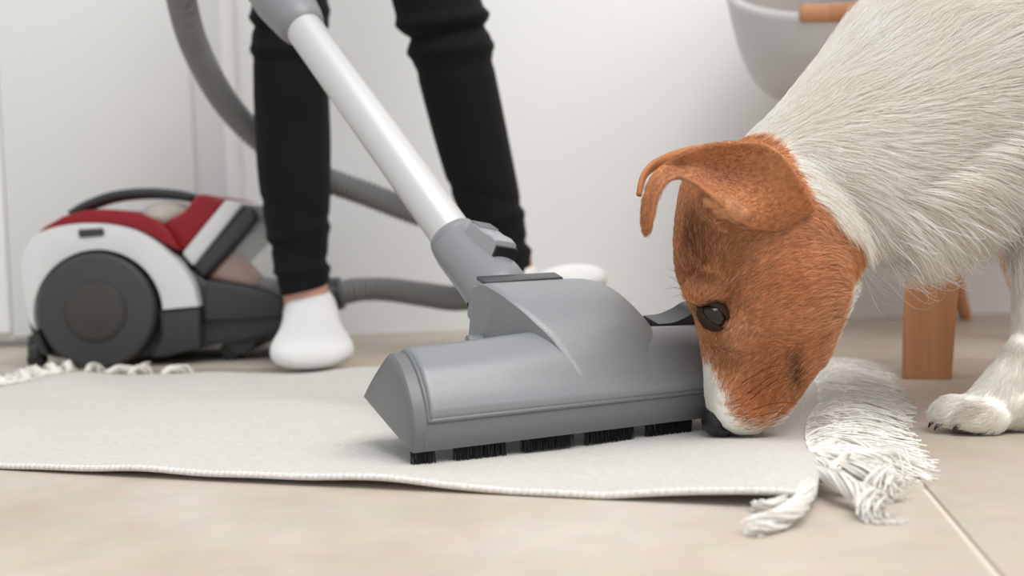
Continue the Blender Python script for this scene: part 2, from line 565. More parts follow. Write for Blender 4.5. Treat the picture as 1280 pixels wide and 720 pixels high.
def thread_cols(n, base=(.84, .815, .76), var=.06):
    c = np.array(base)[None, :] * (1 + RNG.normal(0, var, (n, 1)))
    return np.clip(c, 0, .9)

# loose fringe along the end by the dog: far too many threads to count
def fringe(b0, b1, n, ln, spread, name, sgn=1, flat=1.0):
    b = RNG.uniform(b0, b1, n)
    root = rug_p(np.full(n, 0.0 if sgn > 0 else RL), b)
    root = root - sgn * ru[None, :] * RNG.uniform(0, .006, n)[:, None]; root[:, 2] += .0004
    K = 8
    L = ln * RNG.uniform(.45, 1.2, n)
    clump = np.sin(b * 190) * .45 + np.sin(b * 75 + 1) * .35 + np.sin(b * 431) * .2
    dirn = sgn * ru[None, :] + rv[None, :] * (spread * (RNG.normal(0, .35, n) + clump))[:, None]
    dirn /= np.linalg.norm(dirn, axis=1)[:, None]
    t = np.linspace(0, 1, K)
    side = rv[None, :] * RNG.normal(0, .012, n)[:, None]
    lift = RNG.uniform(.000, .009, n) * flat
    pts = root[:, None, :] + dirn[:, None, :] * (L[:, None] * t[None, :])[:, :, None] + side[:, None, :] * (t[None, :, None] ** 2)
    pts[:, :, 2] = root[:, None, 2] * (1 - t)[None, :] ** 1.5 + .0008 + lift[:, None] * np.sin(t * math.pi)[None, :] + RNG.uniform(0, .004, n)[:, None] * t[None, :]
    pts[:, 1:, :2] += RNG.normal(0, .0007, (n, K - 1, 2))
    rad = np.full((n, K), .00042) * RNG.uniform(.7, 1.4, n)[:, None]
    o = strands(name, pts, rad, thread_cols(n), M['thread'], rug)
    o['kind'] = 'stuff'
    return o
fringe(.085, RW, 3600, .060, .75, 'fringe', 1)
fringe(.02, RW - .01, 1500, .045, .6, 'fringe', -1)

# knotted tassels at the front corner and at the far end: each a twisted bundle of yarn
def tassel(path, r0, r1, n=46, fray=.35, name='tassel', K=14, thr=.00045):
    pp = catmull(np.array(path, float), K)
    T, U, W = frames(pp)
    ph = RNG.uniform(0, 2 * math.pi, n); q = np.sqrt(RNG.uniform(0, 1, n))
    t = np.linspace(0, 1, K)
    rr = (r0 + (r1 - r0) * t ** 1.5)
    angs = ph[:, None] + t[None, :] * 5.0
    fr_ = 1 + fray * RNG.normal(0, 1, n)[:, None] * t[None, :] ** 2
    R = q[:, None] * rr[None, :] * fr_
    pts = pp[None] + R[:, :, None] * (np.cos(angs)[:, :, None] * U[None] + np.sin(angs)[:, :, None] * W[None])
    ln = RNG.uniform(.82, 1.06, n)
    pts = pp[0][None, None] + (pts - pp[0][None, None]) * (1 + (ln[:, None, None] - 1) * t[None, :, None] ** 3)
    pts[:, :, 2] = np.maximum(pts[:, :, 2], .0009)
    rad = np.full((n, K), thr)
    return strands(name, pts, rad, thread_cols(n), M['thread'], rug)
def FP(*a): return PF(*a)
tassel([FP(1012, 606, .010), FP(1000, 630, .010), FP(975, 648, .006), FP(940, 662, .003)], .0042, .0062, 70, .25)
tassel([FP(985, 622, .006), FP(965, 630, .006), FP(940, 632, .003)], .0020, .0030, 26, .3)
tassel([FP(1022, 590, .012), FP(1050, 602, .012), FP(1085, 625, .007), FP(1100, 648, .003)], .0040, .0105, 70, .5)
tassel([FP(1022, 580, .013), FP(1060, 590, .014), FP(1095, 600, .010), FP(1118, 622, .003)], .0040, .0120, 80, .5)
tassel([FP(1025, 570, .013), FP(1065, 575, .013), FP(1100, 580, .008), FP(1122, 590, .003)], .0036, .0100, 70, .6)
tassel([FP(1028, 562, .012), FP(1050, 552, .016), FP(1085, 560, .014), FP(1120, 582, .003)], .0024, .0040, 22, .6)
tassel([FP(1028, 575, .012), FP(1042, 585, .017), FP(1060, 570, .016), FP(1072, 578, .005)], .0024, .0034, 20, .4)
for f_, bend_ in ((1.0, .9), (.95, .5), (.90, .1), (.84, .5), (.76, -.1), (.66, .2), (.55, -.2)):
    r_ = rug_p(np.array([RL - .004]), np.array([RW * f_ - .004]))[0]
    d_ = nn(-ru + rv * bend_)
    tassel([r_, r_ + d_ * .018 + EZ * .008, r_ + d_ * .040 + EZ * (.002 - r_[2] * .5), r_ + d_ * .052 + EZ * (.003 - r_[2])], .0036, .0085, 40, .5, thr=.0007)
for a0, sd in ((.72, -.3), (.76, .2), (.79, -.2), (.815, .5)):
    r_ = rug_p(np.array([a0]), np.array([RW - .002]))[0]
    d_ = nn(rv - ru * sd)
    tassel([r_, r_ + d_ * .012 + EZ * .004, r_ + d_ * .026 + EZ * .001, r_ + d_ * .036 + EZ * (.003 - r_[2])], .0034, .0075, 36, .5, thr=.0007)

# ================================================================== VACUUM FLOOR NOZZLE
YAW, TILT = math.radians(25.5), math.radians(15)
NU = np.array([math.cos(YAW), math.sin(YAW), 0])
v0 = np.array([-math.sin(YAW), math.cos(YAW), 0])
NV = v0 * math.cos(TILT) + EZ * math.sin(TILT)
NW = -v0 * math.sin(TILT) + EZ * math.cos(TILT)
NO = P(513, 567, .706)
NS = .945
NL = .275
def NP(u, v, w): return NO + (NU * u + NV * v + NW * w) * NS
nozzle = empty('vacuum_nozzle', (NO[0] + NU[0] * NL / 2, NO[1] + NU[1] * NL / 2, .006))
tag(nozzle, 'wide grey plastic vacuum floor head with black bristles pressed on the cream rug', 'vacuum head')

def smooth01(x):
    x = np.clip(x, 0, 1); return x * x * (3 - 2 * x)
wing_ctl = np.array([[0.000, .0205], [.003, .0265], [.012, .0375], [.026, .0490], [.044, .0540], [.056, .0535], [.075, .042], [.090, .026], [.098, .014]])
hump_ctl = np.array([[0.000, .0205], [.003, .0265], [.012, .0378], [.020, .0455], [.028, .0525], [.044, .0650], [.064, .0758], [.084, .0820], [.100, .0830], [.112, .078]])
wing_s, hump_s = catmull(wing_ctl, 200), catmull(hump_ctl, 200)
def wingh(v): return np.interp(v, wing_s[:, 0], wing_s[:, 1])
def humph(v): return np.interp(v, hump_s[:, 0], hump_s[:, 1])
def uL(v): return np.interp(v, [.0, .02, .035, .05, .07, .09, .112], [.135, .127, .1195, .110, .100, .0925, .088])
def uR(v): return np.interp(v, [.0, .02, .035, .05, .07, .09, .112], [.200, .202, .204, .203, .198, .192, .188])

def dome_ring(u, inset, n=40):
    """outline of the end cap in (v, w)"""
    ctl = np.array([[0, 0], [-.0015, .010], [0.0, .0205], [.010, .0350], [.026, .0470], [.040, .0520], [.050, .0525], [.058, .0480], [.075, .0315], [.090, .0145], [.0985, .0040], [.1015, 0.0]])
    c = catmull(ctl, n)
    cen = np.array([.05, .024])
    d = c - cen
    L = np.linalg.norm(d, axis=1)[:, None]
    return [NP(u, *(cen + d * (1 - inset / L).ravel()[k])) for k, c_ in enumerate(c)] if False else [NP(u, *q) for q in (cen + d * (1 - inset / L))]
# base tray: the two end caps and the long skirt
def endcap(us, insets):
    R = [dome_ring(u, i) for u, i in zip(us, insets)]
    n = len(R[0])
    return sum(R, []), ring_faces(len(R), n)
c1 = endcap([-.0005, .0004, .0022, .0105, .0118, .0120], [.006, .0018, 0, 0, .0012, .004])
c2 = endcap([NL + .0005, NL - .0004, NL - .0022, NL - .0105, NL - .0118, NL - .012], [.006, .0018, 0, 0, .0012, .004])
sk = catmull(np.array([[.0, .0], [-.0015, .006], [-.0015, .012], [.0004, .0195]]), 9)
ringpts = [(.0035, .0008)] + [tuple(q) for q in sk] + [(.0018, .0215), (.004, .0215), (.004, .016), (.097, .016), (.1008, .014), (.1015, .0), (.098, .0008)]
SR = []
for u in (.009, NL - .009):
    SR += [NP(u, v, w) for v, w in ringpts]
skirt = (SR, ring_faces(2, len(ringpts)))
lipc = catmull(np.array([[.0012, .0212], [.010, .0350], [.026, .0470], [.040, .0520], [.050, .0525], [.058, .0480], [.075, .0315], [.090, .0150]]), 40)
lip = [NP(NL - .0122, v, w - .0002) for v, w in lipc[::-1]] + [NP(u, .0012, .0212) for u in np.linspace(NL - .0150, .0150, 60)] + [NP(.0122, v, w - .0002) for v, w in lipc]
bead = tube(np.array(lip), .0017, 10)
me = mesh('base', *join(c1, c2, skirt, bead))
me.set_sharp_from_angle(angle=math.radians(38))
obj('base', me, M['grey_base'], nozzle)

# moulded top cover: the two wings in one sweep, the raised housing let into them
def grid_solid(name, U, Vv, Hh, wlow, sharp):
    a, b = U.shape
    V = [NP(u, v, w) for u, v, w in zip(U.ravel(), Vv.ravel(), Hh.ravel())]
    Fs = [(i * b + j, (i + 1) * b + j, (i + 1) * b + j + 1, i * b + j + 1) for i in range(a - 1) for j in range(b - 1)]
    bd = [i * b for i in range(a)] + [(a - 1) * b + j for j in range(1, b)] + [i * b + b - 1 for i in range(a - 2, -1, -1)] + [j for j in range(b - 2, 0, -1)]
    b0 = len(V)
    for k in bd:
        V.append(NP(U.ravel()[k], Vv.ravel()[k], min(wlow, Hh.ravel()[k] - .001)))
    for k in range(len(bd)):
        l = (k + 1) % len(bd)
        Fs.append((bd[k], bd[l], b0 + l, b0 + k))
    Fs.append(tuple(b0 + k for k in range(len(bd))))
    me = mesh(name, V, Fs)
    me.set_sharp_from_angle(angle=math.radians(sharp))
    return me
uu = np.concatenate([.0125 + np.array([0, .0006, .0015, .003]), np.linspace(.017, NL - .017, 90), NL - .0125 - np.array([.003, .0015, .0006, 0])])
vv = np.linspace(.0030, .098, 70)
U_, V_ = np.meshgrid(uu, vv, indexing='ij')
mid = np.exp(-((U_ - NL / 2) / .075) ** 2)
H = wingh(V_) + .0055 * mid * smooth01((V_ - .018) / .032)
edge = np.minimum(U_ - .0125, NL - .0125 - U_)
H = H - .0050 * (1 - np.clip(edge / .0045, 0, 1)) ** 2.2
obj('cover', grid_solid('cover', U_, V_, H, .0145, 50), M['grey'], nozzle)
ss = np.concatenate([[0, .004, .012, .025], np.linspace(.04, 1, 70)])
vv = np.linspace(.0035, .114, 90)
S_, V_ = np.meshgrid(ss, vv, indexing='ij')
ul, ur = uL(V_), .238 + 0 * V_
U_ = ul + S_ * (ur - ul)
hh = humph(V_)
wg = np.where(V_ < .098, wingh(np.minimum(V_, .098)), .014) + .0055 * np.exp(-((U_ - NL / 2) / .075) ** 2) * smooth01((V_ - .018) / .032)
u0 = .148 + .018 * (1 - V_ / .11)
top_ = hh - .030 * np.clip((U_ - u0) / .067, 0, 1.4) ** 4 - .0015 * (1 - np.clip((U_ - ul) / .004, 0, 1)) ** 2
H = np.maximum(top_ + .0004, wg - .004)
blend = smooth01((V_ - .003) / .012)
H = H * blend + (1 - blend) * (wg - .0010)
obj('housing', grid_solid('housing', U_, V_, H, .012, 42), M['grey'], nozzle)

# dark latch plate on the crest, sensor slot, pedal, pivot
bbox('latch_plate', NP(.1255, .1085, .0830), NU, NV, NW, .064, .014, .0030, .0010, M['charcoal'], nozzle)
bbox('slot', NP(.181, .100, .0790), NU, NV, NW, .007, .010, .003, .001, M['black'], nozzle)
pv = []
ptop = catmull(np.array([[.226, .0545], [.240, .0550], [.252, .0590], [.262, .0640], [.270, .0625], [.280, .054], [.286, .044]]), 26)
for u, w in ptop:
    for dv, dw in ((-.012, -.004), (-.010, 0), (.012, 0), (.016, -.006), (.016, -.016), (-.012, -.016)):
        pv.append(NP(u, .072 + dv, w + dw))
me = mesh('pedal', pv, ring_faces(len(ptop), 6)); me.set_sharp_from_angle(angle=math.radians(40))
obj('pedal', me, M['charcoal'], nozzle)
me = mesh('pivot', *tube([NP(.080, .098, .0385), NP(.100, .098, .0385)], .0045, 20)); me.set_sharp_from_angle(angle=math.radians(40))
obj('pivot', me, M['grey'], nozzle)

# bristle strips under the front edge, each of separate hairs
def bristle_strip(ua, ub):
    V, Fs = [], []
    n = int((ub - ua) / .00062)
    for row in range(3):
        for k in range(n):
            u = ua + (ub - ua) * (k + .5) / n + random.uniform(-.0002, .0002)
            v = .0045 + row * .0022
            top_ = NP(u, v, .0035)
            tip = top_ + np.array([random.uniform(-.0011, .0011), random.uniform(-.0011, .0011), 0])
            tip[2] = random.uniform(.0060, .0072)
            b = len(V)
            for q, r in ((top_, .00042), (tip, .00030)):
                for t in (0, 2.1, 4.2):
                    V.append(q + NU * r * math.cos(t) + v0 * r * math.sin(t))
            Fs += ring_faces(2, 3, True, b)
    b = boxm(NP((ua + ub) / 2, .0068, .0012), NU, NV, NW, ub - ua, .007, .003)
    V, Fs = join((V, Fs), b)
    me = mesh('bristle_strip', V, Fs, smooth=False)
    return obj('bristle_strip', me, M['bristle'], nozzle)
for ua, ub in ((.0025, .0185), (.0335, .0715), (.0850, .1245), (.1355, .1755), (.1865, .2265), (.2375, .272)):
    bristle_strip(ua, ub)
# small wheels under the raised rear edge carry nothing here but close the underside
for u in (.05, NL - .05):
    me = mesh('roller', *tube([NP(u - .008, .085, -.001), NP(u + .008, .085, -.001)], .009, 20)); me.set_sharp_from_angle(angle=math.radians(40))
    obj('roller', me, M['black'], nozzle)

# swivelling neck with its release button
WLO, WUP = P(562, 290, .940), P(381, 37, 1.085)
WD = nn(WUP - WLO)
NB = P(622, 366, .870)
neck_pts = catmull(np.array([NB - NW * .02, NB, WLO - WD * .022, WLO]), 24)
tt = np.linspace(0, 1, 24)
neck_r = np.interp(tt, [0, .3, .7, .93, .97, 1], [.022, .0255, .0225, .0205, .0195, .0165])
V, Fs = tube(neck_pts, neck_r, 32)
me = mesh('neck', V, Fs); me.set_sharp_from_angle(angle=math.radians(45))
neck = obj('neck', me, M['grey_smooth'], nozzle)
AD = nn(neck_pts[18] - neck_pts[9])
ob_ = nn(IX * .55 + IY * .28 - FW * .80); ob_ = nn(ob_ - AD * (ob_ @ AD)); os_ = np.cross(AD, ob_)
bc = neck_pts[12] + ob_ * .0235
bt = []
for s, hgt, hw_ in ((.024, .000, .0085), (.022, .0045, .0100), (.012, .0065, .0108), (-.006, .0085, .0112), (-.016, .0110, .0112), (-.024, .0110, .0110), (-.027, .006, .0105), (-.027, -.004, .0105)):
    c = bc + AD * s + ob_ * hgt
    bt.append((c, hw_))
V = []
for c, hw_ in bt:
    low = c - ob_ * ((c - bc) @ ob_ + .010)
    V += [low + os_ * hw_, c + os_ * (hw_ - .0012), c + os_ * (hw_ - .003) + ob_ * .0012, c - os_ * (hw_ - .003) + ob_ * .0012, c - os_ * (hw_ - .0012), low - os_ * hw_]
me = mesh('release_button', V, ring_faces(len(bt), 6)); me.set_sharp_from_angle(angle=math.radians(35))
btn = obj('release_button', me, M['grey_light'], neck)
for k in range(4):
    c = bc + AD * (.019 - k * .0042) + ob_ * (.0065 + k * .0006)
    bbox('grip_rib', c, AD, os_, ob_, .0016, .018, .0022, .0006, M['grey_smooth'], neck, 2)
bbox('button_recess', bc - AD * .0285 + ob_ * .0035, AD, os_, ob_, .003, .0195, .0125, .001, M['black'], neck, 2)

# ================================================================== WAND
wand = empty('vacuum_wand', WLO)
tag(wand, 'straight silvery metal vacuum tube leaning up from the grey floor head', 'vacuum tube')
WT = WUP + WD * .02
me = mesh('tube', *tube([WLO - WD * .012, WLO, WT - WD * .005, WT], .0178, 40)); me.set_sharp_from_angle(angle=math.radians(40))
obj('tube', me, M['wand'], wand)
# grey handle socket at the top, bending over to the hose
bend = nn(WD + np.array([-.5, .05, .15]))
hp = np.array([WUP + WD * .000, WUP + WD * .05, WUP + WD * .12, WUP + WD * .19, WUP + WD * .24 + bend * .03, WUP + WD * .26 + bend * .10])
hpts = catmull(hp, 60)
ht = np.linspace(0, 1, 60)
hr = np.interp(ht, [0, .012, .05, .2, .36, .5, .8, 1], [.0185, .0215, .0235, .0285, .0275, .021, .0205, .0205])
me = mesh('handle', *tube(hpts, hr, 36)); me.set_sharp_from_angle(angle=math.radians(45))
obj('handle', me, M['grey_smooth'], wand)
HEND = hpts[-1]

# ================================================================== CANISTER VACUUM
CY0, CY1 = 1.402, 1.652
CYM = (CY0 + CY1) / 2
can = empty('canister_vacuum', (P(190, 440, CYM)[0], CYM, 0))
tag(can, 'red and white canister vacuum with dark wheels and grey hose by the white door', 'vacuum cleaner')
# white side shells (both sides) with the wheel arch cut out
wc = (122.5, 392)
arch = [(wc[0] + 81 * math.cos(a), wc[1] + 80 * math.sin(a)) for a in np.radians(np.linspace(-4, -195, 30))]
outer = [(37, 403), (31, 375), (27, 345), (27, 325), (33, 307), (44, 294), (62, 286), (85, 281), (112, 279), (140, 281), (168, 288), (192, 301), (210, 316), (226, 333), (240, 354), (248, 383)]
outer_s = [tuple(q) for q in catmull(np.array(outer), 50)]
shell_poly = outer_s + [(203, 387)] + arch
def mirrored(name, pts, depth, bev, mt, Yin=0.0):
    for k in (0, 1):
        a, b = (CY0 + Yin, CY0 + Yin + depth) if k == 0 else (CY1 - Yin - depth, CY1 - Yin)
        poly_px(name, pts, a, b, bev, mt, can, Yref=CY0)
mirrored('side_shell', shell_poly, .05, .006, M['shell_white'])
# dark lower body
body = [(28, 340), (27, 365), (31, 400), (40, 440), (52, 450), (120, 455), (200, 447), (268, 433), (300, 430), (340, 422), (357, 410), (354, 372), (330, 366), (285, 358), (252, 352), (230, 335), (205, 318), (180, 302), (120, 296), (60, 300), (36, 318)]
poly_px('lower_body', body, CY0 + .022, CY1 - .022, .012, M['base_black'], can, Yref=CY0)
poly_px('side_skirt', [(196, 388), (248, 384), (249, 436), (205, 446), (186, 448), (200, 420)], CY0 + .004, CY0 + .06, .004, M['base_black'], can, Yref=CY0)
poly_px('nose_panel', [(250, 384), (253, 350), (290, 356), (330, 364), (352, 371), (352, 398), (300, 402), (250, 404)], CY0 + .012, CY1 - .012, .005, M['base_black'], can, Yref=CY0)
poly_px('rear_bumper', [(26, 338), (33, 345), (40, 362), (37, 380), (42, 410), (58, 446), (44, 444), (32, 410), (26, 375)], CY0 + .010, CY1 - .010, .004, M['base_black'], can, Yref=CY0)
# red lid: a band over the back and the raised front housing
red1 = [(38, 296), (52, 283), (75, 270), (100, 263), (125, 261), (150, 263), (175, 268), (195, 276), (206, 288), (222, 314), (205, 306), (185, 294), (160, 284), (130, 279), (100, 279), (70, 283), (50, 290)]
poly_px('lid', red1, CY0 + .010, CY1 - .010, .005, M['red'], can, Yref=CY0)
red2 = [(196, 276), (210, 271), (222, 264), (232, 252), (240, 241), (258, 244), (277, 250), (222, 316), (206, 300)]
poly_px('lid_housing', red2, CY0 + .022, CY1 - .022, .006, M['red'], can, Yref=CY0)
# white band and dark frame of the dust bin
poly_px('bin_band', [(221, 317), (277, 249), (300, 254), (236, 334)], CY0 + .018, CY1 - .018, .004, M['shell_white'], can, Yref=CY0)
poly_px('bin_frame', [(233, 333), (296, 260), (312, 259), (320, 272), (248, 350)], CY0 + .022, CY1 - .022, .006, M['charcoal'], can, Yref=CY0)
poly_px('dust_bin', [(252, 349), (318, 273), (331, 281), (341, 312), (349, 345), (351, 370), (320, 364)], CY0 + .030, CY1 - .030, .010, M['clear'], can, Yref=CY0)
poly_px('bin_clip', [(311, 262), (322, 268), (334, 280), (331, 284), (318, 275)], CY0 + .08, CY1 - .08, .002, M['charcoal'], can, Yref=CY0)
fa, fb = P(262, 328, CYM - .05), P(318, 360, CYM - .05)
me = mesh('filter_cone', *tube([fa, (fa + fb) / 2, fb], [.036, .030, .020], 28)); me.set_sharp_from_angle(angle=math.radians(45))
obj('filter_cone', me, M['amber'], can)
# beige filter cap between handle and lid
me = mesh('filter_cap', *ellipsoid(P(212, 272, CYM - .05), np.array([.032, .06, .021]))); obj('filter_cap', me, M['beige_cap'], can)
# carrying handle
hpts2 = catmull(np.array([P(92, 268, CYM - .04), P(112, 257, CYM - .04), P(145, 246, CYM - .04), P(185, 242, CYM - .04), P(222, 244, CYM - .04), P(243, 248, CYM - .04)]), 40)
V = []
for i, q in enumerate(hpts2):
    t = nn(np.gradient(hpts2, axis=0)[i]); n_ = nn(np.cross(t, EY))
    k = .0060 + .0012 * math.sin(i / 39 * math.pi)
    for a, b in ((-.016, -.6), (-.014, .6), (-.008, 1), (.008, 1), (.014, .6), (.016, -.6), (.008, -1), (-.008, -1)):
        V.append(q + EY * a + (-n_) * b * k)
me = mesh('carry_handle', V, ring_faces(40, 8)); obj('carry_handle', me, M['base_black'], can)
poly_px('power_button', [(98, 287), (129, 285), (131, 294), (100, 297)], CY0 - .003, CY0 + .01, .0015, M['charcoal'], can, Yref=CY0)
# wheels
def disc(name, c, r, y0, y1, bev, mt, parent, n=64):
    V = [np.array([c[0] + r * math.cos(a), y0, c[2] + r * math.sin(a)]) for a in np.linspace(0, 2 * math.pi, n, endpoint=False)]
    V += [q + EY * (y1 - y0) for q in V]
    Fs = [tuple(range(n)), tuple(range(n, 2 * n))[::-1]] + [(i, (i + 1) % n, n + (i + 1) % n, n + i) for i in range(n)]
    me = mesh(name, V, Fs, smooth=False); bevel_mesh(me, bev, 3)
    return obj(name, me, mt, parent)
WR = .0715
wcen = P(122.5, 391, CY0); wcen[2] = WR + .0005
for k in (0, 1):
    ya, yb = (CY0 - .008, CY0 + .03) if k == 0 else (CY1 - .03, CY1 + .008)
    w = disc('wheel', wcen, WR, ya, yb, .005, M['wheel'], can)
    f = ya if k == 0 else yb
    s = -1 if k == 0 else 1
    disc('hub_rim', wcen, WR * .535, min(f, f + s * .002), max(f, f + s * .002), .0008, M['base_black'], w)
    disc('hub_cap', wcen, WR * .49, min(f, f + s * .0035), max(f, f + s * .0035), .0012, M['wheel_cap'], w)
# castors
def castor(px, py, Y, r):
    c = P(px, py, Y); c[2] = r + .0004
    o = disc('castor', c, r, Y - .009, Y + .009, .003, M['black'], can, 28)
    b = bbox('castor_fork', (c[0], Y, r * 1.9), EX, EY, EZ, r * 1.3, .028, r * 1.5, .003, M['base_black'], can)
castor(47, 450, CY0 + .03, .011); castor(47, 450, CY1 - .03, .011); 
castor(290, 440, CY0 + .05, .013); castor(290, 440, CY1 - .05, .013)
poly_px('castor_housing', [(266, 430), (318, 424), (308, 440), (296, 447), (284, 447), (274, 438)], CY0 + .035, CY1 - .035, .003, M['base_black'], can, Yref=CY0)
# hose port and hose
pa = P(345, 388, CYM)
me = mesh('hose_port', *tube(catmull(np.array([P(340, 385, CYM), P(380, 377, CYM), P(412, 369, CYM), P(428, 366, CYM)]), 16), np.interp(np.linspace(0, 1, 16), [0, .6, .75, 1], [.034, .030, .023, .0215]), 28)); me.set_sharp_from_angle(angle=math.radians(45))
port = obj('hose_port', me, M['charcoal'], can)
hose_ctl = np.array([P(424, 367, CYM), P(448, 362, 1.52), P(485, 362, 1.52), P(530, 368, 1.51), P(575, 373, 1.49), P(616, 362, 1.47), P(633, 332, 1.46), P(618, 302, 1.455), P(575, 283, 1.45), P(515, 264, 1.45), P(460, 243, 1.45), P(410, 225, 1.45), P(362, 202, 1.45), P(318, 168, 1.44), P(280, 125, 1.41), P(250, 72, 1.36), P(232, 22, 1.31), P(222, -40, 1.26), P(225, -120, 1.21), HEND + np.array([-.03, .0, -.012]), HEND])
seg = np.linalg.norm(np.diff(catmull(hose_ctl, 600), axis=0), axis=1)
fine = catmull(hose_ctl, 6000)
sl = np.concatenate([[0], np.cumsum(np.linalg.norm(np.diff(fine, axis=0), axis=1))])
NH = int(sl[-1] / .0012)
sq = np.linspace(0, sl[-1], NH)
hp3 = np.stack([np.interp(sq, sl, fine[:, k]) for k in range(3)], 1)
rip = .0156 + .0014 * np.clip(1.5 * np.sin(sq * 2 * math.pi / .0066), -1, 1)
me = mesh('hose', *tube(hp3, rip, 22)); obj('hose', me, M['hose'], can)

# ================================================================== PERSON (from the hips down)
person = empty('person', (-.13, 1.36, 0))
tag(person, 'person in black skinny jeans and white socks standing behind the vacuum tube', 'person')
LY, RY = 1.375, 1.40
legL = [(372, -405, 480, -405, 1.40, .085), (352, -250, 468, -250, 1.39, .075), (334, -120, 436, -120, 1.375, .062), (319, -40, 415, -40, 1.36, .052), (316, 0, 409, 0, 1.355, .050), (315, 30, 411, 30, 1.355, .050), (317, 70, 409, 70, 1.365, .050), (318, 120, 411, 120, 1.375, .052), (320, 170, 413, 170, 1.385, .052), (323, 220, 413, 218, 1.385, .048), (330, 270, 412, 266, 1.385, .043), (339, 315, 410, 310, 1.385, .038), (347, 350, 411, 342, 1.385, .036), (351, 371, 413, 357, 1.385, .036)]
legR = [(462, -405, 590, -405, 1.40, .085), (458, -250, 590, -250, 1.37, .077), (470, -120, 596, -120, 1.345, .066), (482, -45, 603, -45, 1.33, .058), (489, 0, 602, 0, 1.325, .055), (500, 34, 610, 26, 1.33, .055), (510, 60, 614, 52, 1.335, .053), (521, 95, 619, 88, 1.345, .053), (533, 140, 628, 132, 1.36, .054), (547, 190, 638, 182, 1.375, .053), (563, 240, 648, 232, 1.385, .049), (585, 290, 657, 282, 1.395, .043), (602, 326, 663, 318, 1.40, .039), (612, 352, 668, 346, 1.40, .037)]
pelvis = [(370, -380, 592, -380, 1.40, .10), (372, -440, 590, -440, 1.40, .11), (378, -520, 584, -520, 1.40, .11), (392, -590, 570, -590, 1.40, .095)]
jv = join(loft_px(legL, 70, 36), loft_px(legR, 70, 36), loft_px(pelvis, 16, 36))
me = remeshed('jeans', jv, .005, 3)
# cloth folds: wrinkle rings at the knees and the ankles
nV = len(me.vertices)
co = np.zeros(nV * 3); me.vertices.foreach_get('co', co); co = co.reshape(-1, 3)
no = np.zeros(nV * 3); me.vertices.foreach_get('normal', no); no = no.reshape(-1, 3)
q = proj(co)
def fold(x, y, x0, y0, sl_, wdt, amp):
    return amp * np.exp(-((y - (y0 + sl_ * (x - x0))) / wdt) ** 2)
d = np.zeros(nV)
isR = q[:, 0] > np.interp(q[:, 1], [-100, 0, 350], [455, 455, 500])
xx, yy = q[:, 0], q[:, 1]
for x0, y0, s_, w_, a_ in ((360, 18, -.10, 7, .0022), (360, 38, .12, 6, -.0028), (360, 60, -.05, 8, .0024), (375, 78, .1, 5, -.001), (380, 265, .25, 6, -.0014), (380, 290, -.2, 6, .0016), (380, 318, .22, 6, -.0020), (380, 338, -.1, 6, .0022), (385, 352, .15, 4, -.0014)):
    d += np.where(~isR, fold(xx, yy, x0, y0, s_, w_, a_), 0)
for x0, y0, s_, w_, a_ in ((555, 24, -.12, 8, .0034), (555, 42, -.18, 6, -.0042), (560, 62, -.10, 7, .0026), (570, 84, -.15, 6, -.0012), (620, 248, .25, 6, -.0016), (625, 272, -.25, 7, .0020), (630, 296, .2, 6, -.0022), (635, 318, -.2, 6, .0022), (640, 335, .1, 5, -.0018)):
    d += np.where(isR, fold(xx, yy, x0, y0, s_, w_, a_), 0)
co += no * (1.5 * d)[:, None]
me.vertices.foreach_set('co', co.ravel())
obj('jeans', me, M['jeans'], person)

def foot_vf(heel, toe, up, side, secs, toes):
    """secs: (t, half width, z low, z high)"""
    ax = toe - heel
    s = catmull(np.array(secs, float), 34)
    th = np.linspace(0, 2 * math.pi, 28, endpoint=False)
    V = []
    for t, w, zl, zh in s:
        c = heel + ax * t
        for a in th:
            V.append(c + side * w * spow(math.cos(a), .85) + up * ((zl + zh) / 2 + (zh - zl) / 2 * spow(math.sin(a), .85)))
    parts = [(V, ring_faces(len(s), 28))]
    for t, sd, ht, r in toes:
        parts.append(ellipsoid(heel + ax * t + side * sd + up * ht, np.array([r, r * 1.25, r])))
    return join(*parts)
fsec = [(0.0, .016, .010, .030), (.03, .027, .003, .05), (.12, .033, 0, .085), (.25, .034, 0, .094), (.40, .035, .002, .078), (.55, .039, .004, .060), (.70, .045, .002, .048), (.82, .047, .001, .041), (.92, .043, .002, .034), (.98, .030, .004, .026), (1.0, .018, .008, .018)]
ftoes = []
fsecR = [(0.0, .016, .010, .030), (.03, .027, .003, .05), (.12, .033, 0, .075), (.25, .034, 0, .072), (.40, .035, .002, .052), (.55, .039, .004, .040), (.70, .045, .002, .037), (.82, .047, .001, .038), (.92, .043, .002, .036), (.98, .030, .004, .030), (1.0, .018, .008, .022)]
def build_foot(heel, toe, up, anklepts, anklerad, skinpts, skinrad, fsec=fsec):
    heel, toe = np.asarray(heel, float), np.asarray(toe, float)
    side = nn(np.cross(nn(toe - heel), up))
    vf = foot_vf(heel, toe, np.asarray(up, float), side, fsec, ftoes)
    return join(vf, tube(anklepts, anklerad, 26)), tube(skinpts, skinrad, 26)
hl, tl = np.array([-.258, 1.452, .001]), np.array([-.2185, 1.226, .0075])
aL = [P(384, 430, 1.405), P(384, 410, 1.40), P(384, 397, 1.395), P(383, 386, 1.39)]
sockL, skinL = build_foot(hl, tl, EZ, aL, [.036, .0315, .0295, .0290], [P(383, 395, 1.395), P(382, 362, 1.387), P(378, 300, 1.387), P(372, 200, 1.38)], [.027, .0275, .028, .030])
obj('sock', remeshed('sock', sockL, .003, 14), M['sock'], person)
hr_, tr_ = P(640, 408, 1.43), P(731, 360, 1.255)
hr_[2] = .003
axr = nn(tr_ - hr_)
upr = nn(EZ - axr * (axr @ EZ))
aR = [P(652, 395, 1.405), P(648, 372, 1.402), P(644, 350, 1.40), P(641, 338, 1.40)]
